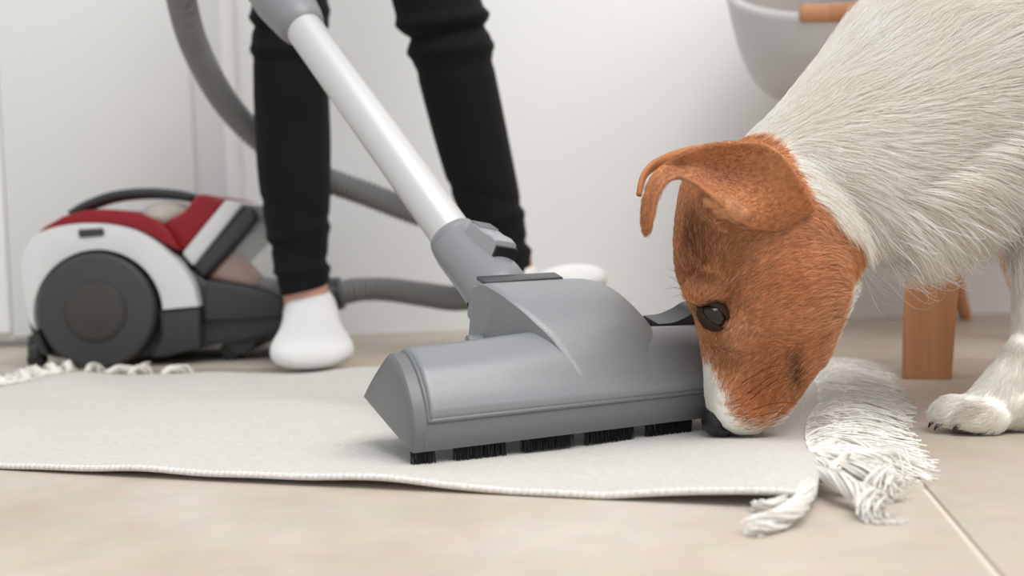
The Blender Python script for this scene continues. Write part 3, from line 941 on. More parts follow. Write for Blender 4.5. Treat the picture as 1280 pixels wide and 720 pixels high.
sockR, skinR = build_foot(hr_, tr_, upr, aR, [.037, .033, .031, .030], [P(648, 370, 1.402), P(640, 330, 1.40), P(622, 280, 1.395), P(590, 180, 1.375)], [.025, .0255, .028, .030], fsecR)
obj('sock', remeshed('sock', sockR, .003, 10), M['sock'], person)
# the body itself, inside its clothes: two legs joined at the hips
legs = join(skinL, skinR, tube([P(372, 210, 1.38), P(362, 20, 1.355), P(400, -200, 1.38), P(430, -420, 1.40), P(480, -470, 1.40)], [.028, .032, .040, .05, .06], 24),
            tube([P(592, 190, 1.375), P(548, 20, 1.33), P(530, -200, 1.36), P(520, -420, 1.40), P(480, -470, 1.40)], [.028, .032, .040, .05, .06], 24))
obj('body', remeshed('body', legs, .006, 3), M['skin'], person)

# ================================================================== TABLE AND CHAIR
table = empty('wooden_table', (.60, 1.30, 0))
tag(table, 'wooden table with a thick tapered leg standing behind the dog', 'table')
te = nn(np.array([.195, .545, 0])); tf = np.array([te[1], -te[0], 0])       # short side, long side
L0 = PF(1154, 474)
lean = P(1163, 285, L0[1]) - L0
def table_leg(base, k=0):
    dz = np.array([lean[0], 0, lean[2]]) / lean[2] if k == 0 else np.array([-.0, 0, 1.])
    V = []
    for z, w in ((0, .043), (.001, .0445), (.20, .0535), (.66, .066)):
        c = base + dz * z
        for a, b in ((-.5, -.5), (.5, -.5), (.5, .5), (-.5, .5)):
            V.append(c + tf * w * a + te * w * b)
    me = mesh('leg', V, ring_faces(4, 4), smooth=False); bevel_mesh(me, .003, 2, 50)
    return obj('leg', me, M['wood'], table)
L0 = L0 + te * .022 + tf * .003
TDp = .62
table_leg(L0); table_leg(L0 + te * TDp, 1); table_leg(L0 + tf * 1.05, 1); table_leg(L0 + te * TDp + tf * 1.05, 1)
cc = L0 + te * TDp / 2 + tf * .525
bbox('table_top', (cc[0], cc[1], .70), tf, te, EZ, 1.15, TDp + .09, .03, .004, M['wood'], table)
for k in (0, 1):
    q = L0 + tf * .525 + te * TDp * k
    bbox('apron', (q[0], q[1], .645), tf, te, EZ, 1.0, .02, .08, .002, M['wood'], table)
    q = L0 + te * TDp / 2 + tf * 1.05 * k
    bbox('apron', (q[0], q[1], .645), te, tf, EZ, TDp - .05, .02, .08, .002, M['wood'], table)

chair = empty('shell_chair', (.48, 1.45, 0))
tag(chair, 'white moulded shell chair on slim wooden legs beyond the dog', 'chair')
# bucket seat: rings of a bowl, open at the front, rising to the arms and the back
CX, CYc = P(1124, 100, 1.44)[0], 1.44
prof = catmull(np.array([[.02, .292], [.09, .296], [.145, .315], [.178, .352], [.196, .41], [.206, .47], [.212, .52]]), 26)
ns = 56
V, Fs = [], []
def rimcut(a):          # height of the rim round the seat: low at the near front, high at the back
    b = (math.cos(a - math.radians(60)) + 1) / 2
    return .376 + .20 * b ** .9
outer_v, inner_v = [], []
for i, (r, z) in enumerate(prof):
    for j in range(ns):
        a = 2 * math.pi * j / ns
        top_ = rimcut(a)
        zz = .292 + (z - .292) / (.52 - .292) * (top_ - .292)
        x, y = math.cos(a), math.sin(a)
        outer_v.append(np.array([CX + r * x, CYc + r * y, zz]))
        inner_v.append(np.array([CX + max(r - .007, .01) * x, CYc + max(r - .007, .01) * y, zz + .007]))
n1 = len(outer_v)
V = outer_v + inner_v
Fs = ring_faces(len(prof), ns, False) + [f[::-1] for f in ring_faces(len(prof), ns, False, n1)]
k = (len(prof) - 1) * ns
for j in range(ns):
    l = (j + 1) % ns
    Fs.append((k + j, k + l, n1 + k + l, n1 + k + j))
Fs.append(tuple(range(ns))[::-1]); Fs.append(tuple(n1 + j for j in range(ns)))
obj('shell', mesh('shell', V, Fs), M['chair'], chair)
def rod(name, a, b, r0, r1, parent):
    me = mesh(name, *tube([a, a + (b - a) * .02, b - (b - a) * .02, b], [r0 * .85, r0, r1, r1 * .85], 20)); me.set_sharp_from_angle(angle=math.radians(50))
    return obj(name, me, M['wood'], parent)
f1 = PF(1207, 399); h1 = P(1180, 290, 1.585)
d1 = nn(h1 - f1)
rod('leg', f1, f1 + d1 * (.31 / d1[2]), .0095, .0135, chair)
h2, f2 = P(1243, 270, 1.36), P(1272, 350, 1.36)
d2 = nn(h2 - f2); f2b = f2 - d2 * (f2[2] / d2[2])
rod('leg', f2b, f2b + d2 * (.31 / d2[2]), .011, .0145, chair)
for fx, fy, hx, hy in ((.335, 1.62, .41, 1.52), (.315, 1.29, .40, 1.38)):
    rod('leg', np.array([fx, fy, 0.]), np.array([hx, hy, .31]), .0105, .014, chair)
# wooden arm pad let into the rim
ar = []
for j in range(20):
    a = math.radians(222 + j * 2.1)
    ar.append(np.array([CX + .207 * math.cos(a), CYc + .207 * math.sin(a), rimcut(a) + .005]))
me = mesh('arm_pad', *tube(ar, .011, 14)); obj('arm_pad', me, M['wood'], chair)

# ================================================================== DOG
HY = .778                                  # mid plane of the head
dog = empty('dog', (.50, .84, 0))
tag(dog, 'white terrier with a tan head bending down to sniff the grey vacuum head', 'dog')
head = [(905, 192, 975, 192, HY + .01, .022), (872, 206, 1012, 205, HY + .006, .040), (855, 230, 1040, 232, HY + .003, .050), (848, 265, 1062, 270, HY, .055), (845, 305, 1074, 308, HY, .055), (848, 342, 1068, 345, HY, .052),
        (860, 374, 1056, 380, HY, .047), (871, 402, 1044, 412, HY, .040), (878, 436, 1028, 450, HY, .031), (881, 470, 1006, 482, HY, .0265), (883, 500, 982, 514, HY, .0235), (889, 524, 957, 533, HY, .019), (902, 536, 938, 540, HY, .012)]
neckb = [(880, 215, 1030, 300, HY, .040), (925, 178, 1066, 330, .797, .052), (968, 140, 1092, 326, .805, .060), (1018, 84, 1138, 304, .815, .066), (1064, 28, 1196, 280, .828, .074), (1118, -26, 1262, 252, .84, .082), (1200, -66, 1345, 262, .85, .088), (1340, -84, 1470, 275, .855, .088), (1560, -80, 1640, 250, .86, .080), (1780, -74, 1800, 190, .86, .070), (1950, -62, 1930, 150, .86, .066), (2040, -20, 2000, 110, .86, .045)]
def yleg(x0, Y, pts):
    return [(x0 + a, y, x0 + b, y2, Y + dy, w) for a, y, b, y2, dy, w in pts]
foreleg = [(0, 150, 110, 150, .02, .030), (4, 230, 100, 228, .01, .026), (6, 300, 78, 298, .004, .021), (4, 360, 62, 358, .002, .0165), (2, 420, 54, 420, 0, .0150), (0, 455, 52, 458, 0, .0155), (-2, 480, 56, 490, 0, .0175), (-6, 505, 60, 520, 0, .020), (-10, 525, 56, 538, 0, .018)]
def paw(px, Y, lift=0):
    # toes lie in front of (left of) the leg
    out = []
    base = PF(px, 541)
    z0 = .0
    c = P(px, 500, Y)
    def at(dx, dy, z): return np.array([c[0] + dx, Y + dy, z])
    out.append(ellipsoid(at(.008, 0, .020), np.array([.034, .0205, .0195])))
    out.append(tube([at(-.020, 0, .016), at(-.004, 0, .026), at(.012, 0, .042), at(.020, 0, .06)], [.013, .0175, .0185, .0165], 18))
    for dx, dy, z, rx, ry, rz in ((-.022, -.0150, .0125, .020, .0078, .0120), (-.031, -.0055, .0135, .021, .0078, .0132), (-.031, .0060, .0135, .021, .0078, .0132), (-.022, .0155, .0125, .020, .0078, .0120)):
        out.append(ellipsoid(at(dx, dy, z), np.array([rx, ry, rz])))
    return out
near = [loft_px(yleg(1264, .806, foreleg), 40, 24)] + paw(1258, .800)
def paw_w(x, Y):
    at = lambda dx, dy, z: np.array([x + dx, Y + dy, z])
    return [ellipsoid(at(.004, 0, .017), np.array([.026, .019, .0165]))] + [ellipsoid(at(dx, dy, .0125), np.array([.018, .0078, .012])) for dx, dy in ((-.018, -.014), (-.026, -.005), (-.026, .006), (-.018, .0145))]
def chain(pts, rad, Y):
    c_ = catmull(np.array([(x, Y, z, r) for (x, z), r in zip(pts, rad)]), 28)
    return tube(c_[:, :3], c_[:, 3], 22)
far = [chain([(.50, .30), (.485, .20), (.475, .11), (.472, .05), (.466, .018)], [.036, .026, .0165, .0150, .0150], .905)] + paw_w(.460, .905)
hinds = []
for x_, Y_ in ((.715, .805), (.735, .915)):
    hinds += [chain([(x_, .30), (x_ - .030, .21), (x_ - .005, .145), (x_ + .048, .088), (x_ + .040, .045), (x_ + .028, .018)], [.052, .044, .026, .0150, .0130, .0140], Y_)] + paw_w(x_ + .020, Y_)
parts = [loft_px(head, 60, 36, .92), loft_px(neckb, 80, 40)] + near + far + hinds
parts.append(tube(catmull(np.array([P(2010, -20, .86), P(2060, -70, .86), P(2080, -160, .86), P(2060, -230, .86)]), 20), np.linspace(.018, .007, 20), 14))
# brow, cheek, lip and throat volumes on both sides of the head
for s in (-1, 1):
    parts.append(ellipsoid(P(884, 364, HY + s * .034), np.array([.016, .011, .010])))
    parts.append(ellipsoid(P(985, 345, HY + s * .036), np.array([.040, .022, .045])))
    parts.append(ellipsoid(P(925, 408, HY + s * .030), np.array([.022, .012, .018])))
    parts.append(ellipsoid(P(930, 500, HY + s * .0145), np.array([.022, .012, .022])))
    parts.append(ellipsoid(P(938, 250, HY + s * .048), np.array([.034, .016, .022])))
body_me = remeshed('body', join(*parts), .0028, 5)
# paw of the far leg and hind paws share the near paw's shape through the lofts' own feet; set every sole on the floor
nV = len(body_me.vertices)
co = np.zeros(nV * 3); body_me.vertices.foreach_get('co', co); co = co.reshape(-1, 3)
# eye sockets
for s in (-1, 1):
    e = P(890, 394, HY + s * .041)
    dd = np.linalg.norm((co - e) / np.array([.013, .014, .012]), axis=1)
    co[:, 1] -= s * .006 * np.exp(-dd ** 2)
co[:, 2] = np.maximum(co[:, 2], .0012)
body_me.vertices.foreach_set('co', co.ravel())
body_me.update()

def inside(poly, pts):
    x, y = pts[:, 0], pts[:, 1]
    r = np.zeros(len(pts), bool)
    n = len(poly)
    for i in range(n):
        x1, y1 = poly[i]; x2, y2 = poly[(i + 1) % n]
        c = ((y1 > y) != (y2 > y)) & (x < (x2 - x1) * (y - y1) / ((y2 - y1) + 1e-9) + x1)
        r ^= c
    return r
def seg_dist(a, b, p):
    a, b = np.array(a, float), np.array(b, float)
    t = np.clip(((p - a) @ (b - a)) / ((b - a) @ (b - a)), 0, 1)
    return np.linalg.norm(p - (a + t[:, None] * (b - a)), axis=1)
TAN = [(905, 188), (935, 168), (958, 172), (980, 190), (1000, 222), (1014, 246), (1036, 264), (1060, 282), (1076, 296), (1082, 312), (1070, 335), (1060, 352), (1054, 385), (1045, 415), (1034, 448), (1016, 482), (994, 512), (968, 532), (944, 537), (924, 527), (911, 512), (903, 488), (897, 470), (889, 458), (878, 452), (850, 450), (780, 420), (780, 180), (880, 170)]
def near_side(p, n=None):
    """side view position: the far half of the dog mirrors the near half"""
    q = p.copy()
    mid = np.interp(p[:, 0], [.10, .22, .30, .40], [HY, HY, .82, .85])
    q[:, 1] = mid - np.abs(p[:, 1] - mid)
    return proj(q)
def lowfreq(p, f, ph):
    return (np.sin(p[:, 0] * f + ph) + np.sin(p[:, 1] * f * 1.3 + ph * 2.1) + np.sin(p[:, 2] * f * .9 + ph * 3.3)) / 3
WHITE, CREAM = np.array([.925, .905, .86]), np.array([.87, .81, .715])
TANC, TAND, TANL = np.array([.635, .298, .136]), np.array([.215, .080, .034]), np.array([.80, .52, .33])
def coat(p, jitter=0.):
    q = near_side(p)
    if jitter: q = q + RNG.normal(0, 1, q.shape) * (jitter * np.where((q[:, 0] < 960) & (q[:, 1] > 420), 2.4, 1))[:, None]
    tan = inside(TAN, q)
    c = np.where(tan[:, None], TANC, WHITE)
    k = np.clip(.5 + 1.1 * lowfreq(p, 95, .4), 0, 1)[:, None]
    c = np.where(tan[:, None], TANC * (1 - .35 * k) + TANL * .35 * k, WHITE * (1 - .25 * k) + CREAM * .25 * k)
    def patch(x, y, rx, ry, colr, amt):
        w = amt * np.exp(-(((q[:, 0] - x) / rx) ** 2 + ((q[:, 1] - y) / ry) ** 2))
        return w[:, None], colr
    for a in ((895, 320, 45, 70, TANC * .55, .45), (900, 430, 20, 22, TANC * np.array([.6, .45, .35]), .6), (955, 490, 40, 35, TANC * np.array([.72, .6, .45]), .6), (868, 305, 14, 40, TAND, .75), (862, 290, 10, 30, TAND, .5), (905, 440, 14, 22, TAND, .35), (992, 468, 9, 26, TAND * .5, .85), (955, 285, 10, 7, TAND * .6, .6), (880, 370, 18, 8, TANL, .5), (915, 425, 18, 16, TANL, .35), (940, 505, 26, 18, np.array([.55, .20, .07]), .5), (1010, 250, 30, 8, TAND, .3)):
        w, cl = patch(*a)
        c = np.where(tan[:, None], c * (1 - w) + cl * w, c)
    # dark rims of the eyes and the lips
    w = np.exp(-np.maximum(np.hypot((q[:, 0] - 890) / 19, (q[:, 1] - 394) / 17) - .75, 0) ** 2 / .05)[:, None]
    c = c * (1 - .9 * w) + np.array([.02, .012, .009]) * .9 * w
    # dark pads and pinkish toes of the paws
    paw_ = (p[:, 2] < .0035) & (q[:, 0] > 1180)
    c = np.where(paw_[:, None], c * .35 + np.array([.03, .025, .03]) * .65, c)
    w = (np.exp(-((q[:, 0] - 1222) / 16) ** 2 - ((q[:, 1] - 512) / 10) ** 2) * .35)[:, None]
    c = c * (1 - w) + np.array([.35, .18, .15]) * w
    return np.clip(c, .004, .92), tan, q

def set_tint(me, p):
    c, _, _ = coat(p)
    a = me.attributes.new('tint', 'FLOAT_COLOR', 'POINT')
    a.data.foreach_set('color', np.concatenate([c, np.ones((len(c), 1))], 1).astype(np.float32).ravel())
set_tint(body_me, co)
dog_body = obj('body', body_me, M['coat_skin'], dog)

# ---- ears: thick curled leaves of skin
def ear(rows, thick, nm, n=40, m_=16):
    """rows: top edge x, y, Y; bottom edge x, y, Y; sag of the middle in depth"""
    R = catmull(np.array(rows, float), n)
    V = []
    for tx, ty, tY, bx, by, bY, sag in R:
        for j in range(m_):
            f = j / (m_ - 1)
            x, y = tx + (bx - tx) * f, ty + (by - ty) * f
            Y = tY + (bY - tY) * f + sag * math.sin(f * math.pi)
            V.append(P(x, y, Y))
    V = np.array(V)
    g = V.reshape(n, m_, 3)
    nr = np.cross(np.gradient(g, axis=0), np.gradient(g, axis=1))
    nr /= np.maximum(np.linalg.norm(nr, axis=2), 1e-9)[..., None]
    fi = np.minimum(np.arange(n)[:, None], n - 1 - np.arange(n)[:, None]) * 0 + 1
    ej = np.minimum(np.arange(m_), m_ - 1 - np.arange(m_))[None, :]
    tk = thick * (.55 + .45 * np.clip(ej / 3, 0, 1))[..., None]
    a, b = (g + nr * tk / 2).reshape(-1, 3), (g - nr * tk / 2).reshape(-1, 3)
    Fs = []
    N = n * m_
    for i in range(n - 1):
        for j in range(m_ - 1):
            k = i * m_ + j
            Fs.append((k, k + 1, k + m_ + 1, k + m_)); Fs.append((N + k, N + k + m_, N + k + m_ + 1, N + k + 1))
    bd = [i * m_ for i in range(n)] + [(n - 1) * m_ + j for j in range(1, m_)] + [i * m_ + m_ - 1 for i in range(n - 2, -1, -1)] + [j for j in range(m_ - 2, 0, -1)]
    for k in range(len(bd)):
        p_, q_ = bd[k], bd[(k + 1) % len(bd)]
        Fs.append((p_, q_, N + q_, N + p_))
    me = mesh(nm, np.vstack([a, b]), Fs)
    return me
def ear_colours(me, dark=1.):
    n = len(me.vertices)
    c_ = np.zeros(n * 3); me.vertices.foreach_get('co', c_); c_ = c_.reshape(-1, 3)
    q = proj(c_)
    k = np.clip(.5 + lowfreq(c_, 130, 1.), 0, 1)[:, None]
    c = np.array([.47, .19, .08]) * (1 - .4 * k) + np.array([.62, .29, .15]) * .4 * k
    w = np.exp(-((q[:, 0] - 905) / 36) ** 2 - ((q[:, 1] - 222) / 16) ** 2)[:, None] * .4  # reddish inner ear, with the shade of the hollow painted in
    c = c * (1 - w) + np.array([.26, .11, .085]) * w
    a = me.attributes.new('tint', 'FLOAT_COLOR', 'POINT')
    a.data.foreach_set('color', np.concatenate([c * dark, np.ones((n, 1))], 1).astype(np.float32).ravel())
    return c_
ear_rows = [(1018, 262, .722, 975, 288, .721, .000), (1006, 236, .711, 946, 286, .713, .003), (984, 200, .703, 925, 278, .704, .008), (955, 180, .702, 914, 268, .699, .014), (922, 178, .702, 902, 257, .695, .016), (888, 181, .704, 886, 243, .693, .015), (858, 190, .706, 866, 228, .693, .012), (835, 202, .713, 848, 222, .698, .006), (818, 216, .709, 832, 228, .695, .003), (808, 236, .706, 822, 246, .693, .001), (803, 260, .704, 817, 266, .693, .000), (803, 280, .704, 813, 283, .695, 0), (806, 291, .703, 810, 292, .700, 0)]
e1 = ear(ear_rows, .0036, 'ear')
ec = ear_colours(e1)
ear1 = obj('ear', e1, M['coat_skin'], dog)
far_rows = [(1000, 235, .850, 960, 262, .846, -.004), (975, 200, .856, 920, 245, .850, -.012), (930, 183, .856, 880, 225, .852, -.016), (885, 181, .850, 850, 212, .850, -.012), (850, 187, .840, 832, 208, .842, -.006), (822, 197, .832, 815, 214, .836, -.002), (806, 212, .826, 806, 224, .830, 0), (799, 228, .823, 803, 236, .826, 0), (797, 243, .822, 800, 246, .824, 0)]
e2 = ear(far_rows, .0036, 'ear')
ear_colours(e2, .9)
obj('ear', e2, M['coat_skin'], dog)
# fleshy fold at the front of the ear opening
fold_me = remeshed('ear_fold', join(ellipsoid(P(908, 260, .701), np.array([.0095, .0055, .0065])), ellipsoid(P(922, 267, .704), np.array([.008, .006, .0055])), ellipsoid(P(893, 250, .698), np.array([.008, .004, .005]))), .0014, 8)
n = len(fold_me.vertices)
a = fold_me.attributes.new('tint', 'FLOAT_COLOR', 'POINT')
a.data.foreach_set('color', np.tile(np.array([.56, .27, .14, 1], np.float32), n))
obj('ear_fold', fold_me, M['coat_skin'], ear1)

# ---- eyes with lids
for s in (-1, 1):
    ec_ = P(891, 394, HY + s * .0332)
    eye = obj('eye', mesh('eye', *ellipsoid(ec_, np.array([.0097, .0097, .0097]), nu=28, nv=18)), M['eye'], dog)
    rr = .0100
    ang_ = math.radians(-40)
    fa_ = np.array([math.cos(ang_), 0, math.sin(ang_)]); fb_ = np.array([-math.sin(ang_), 0, math.cos(ang_)]); fc_ = np.array([0, s, 0.])
    for up_, h0 in ((1, .50), (-1, .46)):
        # a lid: the eye's own curve carried from an almond-shaped rim back into the socket
        V = []
        for i in range(8):
            for j in range(25):
                a_ = -1.25 + 2.5 * j / 24                       # along the opening
                rim = h0 * (1 - (a_ / 1.30) ** 2)               # height of the rim over the eye's equator
                lat = rim + (.62 + rim * .5) * i / 7
                ro = rr * (1 + .07 * min(i / 2, 1))
                V.append(ec_ + ro * (fa_ * math.sin(a_) * math.cos(lat) * 1.12 + fb_ * up_ * math.sin(lat) + fc_ * math.cos(a_) * math.cos(lat)))
        Fs = [(i * 25 + j, i * 25 + j + 1, (i + 1) * 25 + j + 1, (i + 1) * 25 + j) for i in range(7) for j in range(24)]
        lm = mesh('eyelid', V, Fs)
        obj('eyelid', lm, M['lid'], eye)

# ---- nose leather with nostrils
nc = P(899, 526, HY)
nose_me = remeshed('nose', join(ellipsoid(nc + np.array([-.001, 0, 0]), np.array([.0115, .0150, .0105])), ellipsoid(nc + np.array([.006, 0, -.002]), np.array([.013, .011, .006])), ellipsoid(nc + np.array([.001, -.008, -.001]), np.array([.0085, .0065, .0085])), ellipsoid(nc + np.array([.001, .008, -.001]), np.array([.0085, .0065, .0085]))), .0012, 4)
n = len(nose_me.vertices)
c_ = np.zeros(n * 3); nose_me.vertices.foreach_get('co', c_); c_ = c_.reshape(-1, 3)
for s in (-1, 1):
    e = nc + np.array([.003, s * .013, -.002])
    dd = np.linalg.norm((c_ - e) / np.array([.0045, .006, .0028]), axis=1)
    c_[:, 1] -= s * .0055 * np.exp(-dd ** 2)
c_[:, 2] = np.maximum(c_[:, 2], .0075)
nose_me.vertices.foreach_set('co', c_.ravel())
obj('nose', nose_me, M['nose'], dog)

# ---- claws of the near paw
pc = P(1258, 500, .800)
for dx, dy, z in ((-.041, -.0150, .0080), (-.050, -.0055, .0085), (-.050, .0060, .0085), (-.041, .0155, .0080)):
    a_ = np.array([pc[0] + dx + .004, .800 + dy, z])
    obj('claw', mesh('claw', *tube([a_, a_ + np.array([-.003, 0, -.0008]), a_ + np.array([-.006, 0, -.0030]), a_ + np.array([-.0075, 0, -.0058])], [.0019, .0018, .0012, .0003], 10)), M['claw'], dog)

# ------------------------------------------------------------------ the coat
def sample(me, nmax, dens):
    me.calc_loop_triangles()
    nt = len(me.loop_triangles)
    tri = np.zeros(nt * 3, np.int32); me.loop_triangles.foreach_get('vertices', tri); tri = tri.reshape(-1, 3)
    vc = np.zeros(len(me.vertices) * 3); me.vertices.foreach_get('co', vc); vc = vc.reshape(-1, 3)
    vn = np.zeros(len(me.vertices) * 3); me.vertices.foreach_get('normal', vn); vn = vn.reshape(-1, 3)
    a, b, c = vc[tri[:, 0]], vc[tri[:, 1]], vc[tri[:, 2]]
    ar = .5 * np.linalg.norm(np.cross(b - a, c - a), axis=1)
    w = ar * dens((a + b + c) / 3, vn[tri[:, 0]])
    n = int(min(nmax, w.sum()))
    pick = RNG.choice(nt, n, p=w / w.sum())
    r1, r2 = np.sqrt(RNG.uniform(0, 1, n)), RNG.uniform(0, 1, n)
    l0, l1, l2 = (1 - r1), r1 * (1 - r2), r1 * r2
    p = a[pick] * l0[:, None] + b[pick] * l1[:, None] + c[pick] * l2[:, None]
    nr = vn[tri[pick, 0]] * l0[:, None] + vn[tri[pick, 1]] * l1[:, None] + vn[tri[pick, 2]] * l2[:, None]
    nr /= np.linalg.norm(nr, axis=1)[:, None]
    return p, nr
# flow of the coat in the side view: (x, y, dx, dy), picture axes
FLOW = np.array([(890, 500, .25, -1), (920, 520, .9, -.7), (900, 450, .35, -1), (950, 480, .7, -.75), (870, 340, .2, -1), (860, 280, .3, -1), (900, 400, .5, -.9), (950, 400, .75, -.7), (1000, 400, .8, -.55), (950, 320, .7, -.6), (1020, 330, .85, -.25), (1050, 300, .9, .2), (900, 230, .6, -.7),
                 (960, 180, .9, -.4), (1000, 200, .8, .6), (1040, 270, .75, .8), (1000, 130, .8, -.75), (1040, 200, .9, .15), (1080, 270, .7, .75), (1080, 320, .8, .6), (1060, 60, .8, -.7), (1100, 130, .95, -.4), (1150, 60, .9, -.6), (1130, 210, 1, -.05), (1150, 290, .85, .55), (1200, 180, 1, -.15), (1220, 60, .95, -.45), (1240, 250, .9, .5), (1280, 150, 1, .0),
                 (1275, 330, -.05, 1), (1280, 420, -.05, 1), (1260, 480, -.5, .9), (1220, 510, -1, .45), (1190, 520, -1, .35), (1300, 520, -.2, 1), (1500, 100, 1, .1), (1700, 100, 1, .2), (1900, 100, .8, .6), (1900, 400, 0, 1), (1450, 400, 0, 1)], float)
def flow(q):
    out = np.zeros((len(q), 2))
    for k in range(0, len(q), 20000):
        d2 = ((q[k:k + 20000, None, :] - FLOW[None, :, :2]) ** 2).sum(2)
        w = 1 / (d2 + 150) ** 1.6
        f = (w[:, :, None] * FLOW[None, :, 2:]).sum(1)
        out[k:k + 20000] = f / np.linalg.norm(f, axis=1)[:, None]
    return out
def fur_density(c, n):
    q = proj(c)
    vis = (q[:, 0] > 780) & (q[:, 0] < 1330) & (q[:, 1] > -50) & (n[:, 1] < .45)
    return np.where(vis, 2.9e6, 1.0e5)
def grow(name, p, n, length, lift, curl, r0, flow2, colr, parent, K=5, droop=None):
    N = len(p)
    d = flow2[:, :1] * IX[None, :] - flow2[:, 1:] * IY[None, :]
    t = d - n * (d * n).sum(1)[:, None]
    tl_ = np.linalg.norm(t, axis=1)
    t = t / np.maximum(tl_, .25)[:, None]
    b = np.cross(n, t)
    sw = lowfreq(p, 210, .3) * .22 + lowfreq(p, 70, 1.3) * .22 + RNG.normal(0, curl, N)
    t = t + b * sw[:, None]
    t /= np.maximum(np.linalg.norm(t, axis=1), 1e-6)[:, None]
    lf = lift * RNG.uniform(.5, 1.5, N)
    s = np.linspace(0, 1, K)
    pts = p[:, None, :] - n[:, None, :] * .0004 + length[:, None, None] * (t[:, None, :] * s[None, :, None] + n[:, None, :] * (lf[:, None] * np.sin(s * 2.2)[None, :])[:, :, None] * .9)
    kink = RNG.normal(0, .05, (N, 1, 3)) * (s ** 2)[None, :, None] * length[:, None, None]
    pts = pts + kink
    if droop is not None:
        pts[:, :, 2] -= (droop * length)[:, None] * (s ** 2)[None, :]
    pts[:, :, 2] = np.maximum(pts[:, :, 2], .0007)
    rad = r0[:, None] * np.interp(s, [0, .3, 1], [1, 1, .25])[None, :]
    return strands(name, pts, rad, colr, M['fur'], parent)
p, n = sample(body_me, 270000, fur_density)
c, tan, q = coat(p, 2.2)
eye_d = np.hypot((q[:, 0] - 891) / 13.5, (q[:, 1] - 394) / 11)
nose_d = np.hypot((q[:, 0] - 899) / 20, (q[:, 1] - 528) / 15)
keep = (eye_d > 1.0) & (nose_d > 1.0) & ~((p[:, 2] < .004) & (q[:, 0] > 1150))
p, n, c, tan, q = p[keep], n[keep], c[keep], tan[keep], q[keep]
N = len(p)
fl = flow(q) + RNG.normal(0, .06, (N, 2))
x, y = q[:, 0], q[:, 1]
ln = np.where(tan, .0060, .0145)
ln = np.where(tan & (y > 400), .0052, ln)
ln = np.where(tan & (x > 1020), .0095, ln)
neckw = ~tan & (x > 960) & (y < 345)
ln = np.where(neckw, np.clip(.013 + (x - 960) / 150 * .017, .013, .032), ln)
ln = np.where(~tan & (x < 960) & (y > 420), .0062, ln)
ln = np.where((x > 1150) & (y > 300), .0085, ln)
ln = np.where((x > 1150) & (y > 470), .0075, ln)
ln = np.where(neckw & (y > 290) & (x < 1115), .009, ln)
under = neckw & (n[:, 2] < -.25) & (x > 1105)
ln = np.where(under, ln * 1.25, ln)
ln = ln * RNG.uniform(.65, 1.25, N)
lift = np.where(tan, .22, .12); lift = np.where(under, .30, lift)
curl = np.where(tan, .16, .10)
r0 = np.where(tan, .00013, .00015) * RNG.uniform(.8, 1.25, N)
coarse = (x > 1330) | (x < 780) | (y < -50)
r0 = np.where(coarse, r0 * 3, r0)
var = RNG.normal(0, 1, (N, 1))
c = np.clip(c * (1 + np.where(tan[:, None], .22, .07) * var), .004, .93)
hi = (RNG.uniform(0, 1, N) < .16) & tan
c[hi] = c[hi] * .45 + TANL * .75
wt = (RNG.uniform(0, 1, N) < .22) & ~tan & (x > 950)
c[wt] = c[wt] * np.array([.95, .90, .81])
fur = grow('fur', p, n, ln, lift, curl, r0, fl, c, dog_body, droop=np.where(under, .35, 0.05))
tag(fur, 'short tan coat on the head, longer white coat on neck and legs', kind='stuff')
# long wisps under the chest and the throat
sel = np.where((x > 1100) & (x < 1310) & (y < 345) & (n[:, 2] < -.45))[0]
sel = RNG.choice(sel, min(1000, len(sel)), replace=False)
k = len(sel)
w_ = grow('chest_wisps', p[sel], n[sel], RNG.uniform(.016, .038, k), np.full(k, .85), np.full(k, .35), np.full(k, .00020), fl[sel], np.clip(np.tile(WHITE, (k, 1)) * RNG.uniform(.9, 1.1, (k, 1)), 0, .88), dog_body, K=7, droop=np.full(k, .25))
w_['kind'] = 'stuff'
# ear fur
p, n = sample(e1, 16000, lambda c_, n_: np.full(len(c_), 2.4e6))
k = len(p)
q = proj(p)
f2 = np.tile(np.array([-.9, .15]), (k, 1)) + RNG.normal(0, .15, (k, 2))
f2 = np.where((q[:, :1] < 835), np.array([0, 1.]) + RNG.normal(0, .1, (k, 2)), f2)
kk = np.clip(.5 + lowfreq(p, 120, .2), 0, 1)[:, None]
ce = TANC * .8 * (1 - .4 * kk) + TANL * .75 * .4 * kk
inner = (q[:, 0] > 865) & (q[:, 1] > 188) & (q[:, 1] < 262)
wd = (np.exp(-((q[:, 0] - 905) / 40) ** 2 - ((q[:, 1] - 220) / 22) ** 2) * .45)[:, None]  # fur follows: inner-ear red plus painted shade of the hollow
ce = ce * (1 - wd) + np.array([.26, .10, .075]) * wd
lne = np.where(inner, .0026, .0034) * RNG.uniform(.6, 1.2, k)
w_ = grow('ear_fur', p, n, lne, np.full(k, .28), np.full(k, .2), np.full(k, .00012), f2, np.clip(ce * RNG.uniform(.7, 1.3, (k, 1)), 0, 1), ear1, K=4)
w_['kind'] = 'stuff'
p, n = sample(fold_me, 1500, lambda c_, n_: np.full(len(c_), 2.4e6))
k = len(p)
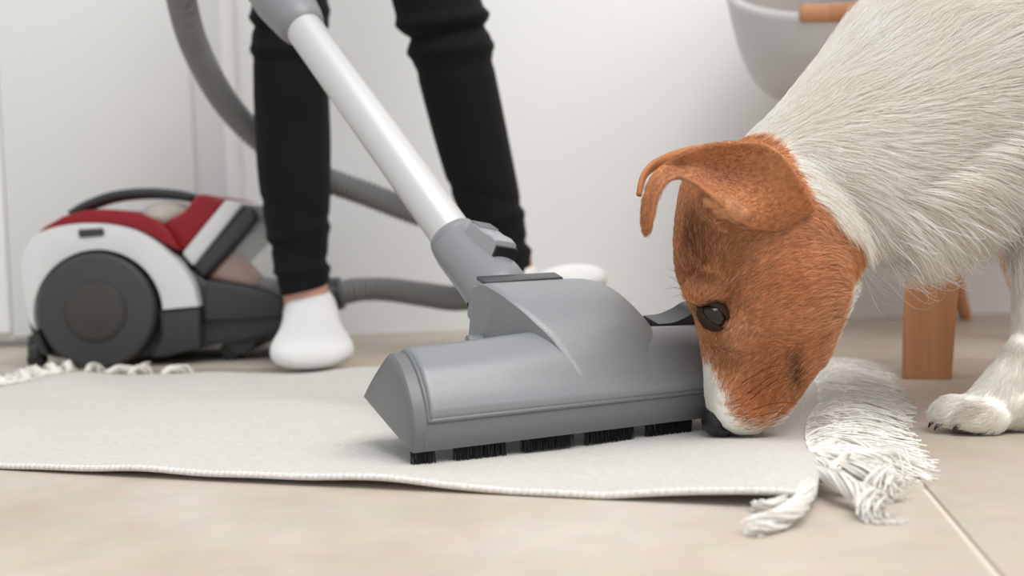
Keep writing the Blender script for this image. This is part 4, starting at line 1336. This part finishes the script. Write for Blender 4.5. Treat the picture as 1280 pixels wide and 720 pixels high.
w_ = grow('fold_fur', p, n, .003 * RNG.uniform(.6, 1.2, k), np.full(k, .3), np.full(k, .2), np.full(k, .00012), np.tile(np.array([.9, .3]), (k, 1)), np.clip((TANL * .45 + TANC * .45) * RNG.uniform(.75, 1.2, (k, 1)), 0, 1), ear1, K=4)
w_['kind'] = 'stuff'
# whiskers and brow hairs
wl = []
for x0, y0, x1, y1, yd in ((935, 492, 990, 462, -.012), (938, 500, 985, 470, -.016), (942, 512, 1002, 505, -.015), (928, 478, 985, 455, -.010), (950, 520, 990, 520, -.012), (1022, 398, 1058, 390, -.004), (1024, 404, 1064, 400, -.004), (858, 372, 836, 345, -.008), (860, 368, 830, 362, -.006), (858, 360, 834, 335, -.004), (862, 376, 840, 372, -.008)):
    ys = HY - (.028 if y0 > 430 else (.045 if x0 > 1000 else .012))
    a_, b_ = P(x0, y0, ys), P(x1, y1, ys + yd)
    mid = (a_ + b_) / 2 + np.array([0, -.002, .003])
    wl.append(catmull(np.array([a_, mid, b_]), 7))
wl = np.array(wl)
wc_ = np.tile(np.array([.03, .018, .012]), (len(wl), 1)); wc_[7:] = (.45, .25, .15)
w_ = strands('whiskers', wl, np.tile(np.linspace(.00024, .00008, 7), (len(wl), 1)), wc_, M['fur'], dog_body)

# what sets a part apart from the rest of its thing
PART_LABELS = {'lid': 'glossy red top lid', 'lid_housing': 'raised red housing of the lid', 'side_shell': 'white plastic side shell', 'wheel': 'large dark grey wheel', 'dust_bin': 'clear plastic dust bin', 'filter_cone': 'brown filter inside the clear bin', 'hose': 'ribbed grey hose', 'carry_handle': 'black arched carrying handle',
               'release_button': 'light grey release button', 'latch_plate': 'dark latch plate', 'pedal': 'dark foot pedal', 'bristle_strip': 'strip of black bristles', 'jeans': 'black skinny jeans', 'sock': 'white ankle sock', 'shell': 'white moulded bucket seat', 'arm_pad': 'wooden pad on the rim', 'nose': 'black nose', 'ear': 'tan folded ear', 'tassel': 'twisted cream tassel'}
for o in bpy.data.objects:
    k_ = o.name.split('.')[0]
    if o.parent is not None and k_ in PART_LABELS:
        o['label'] = PART_LABELS[k_]
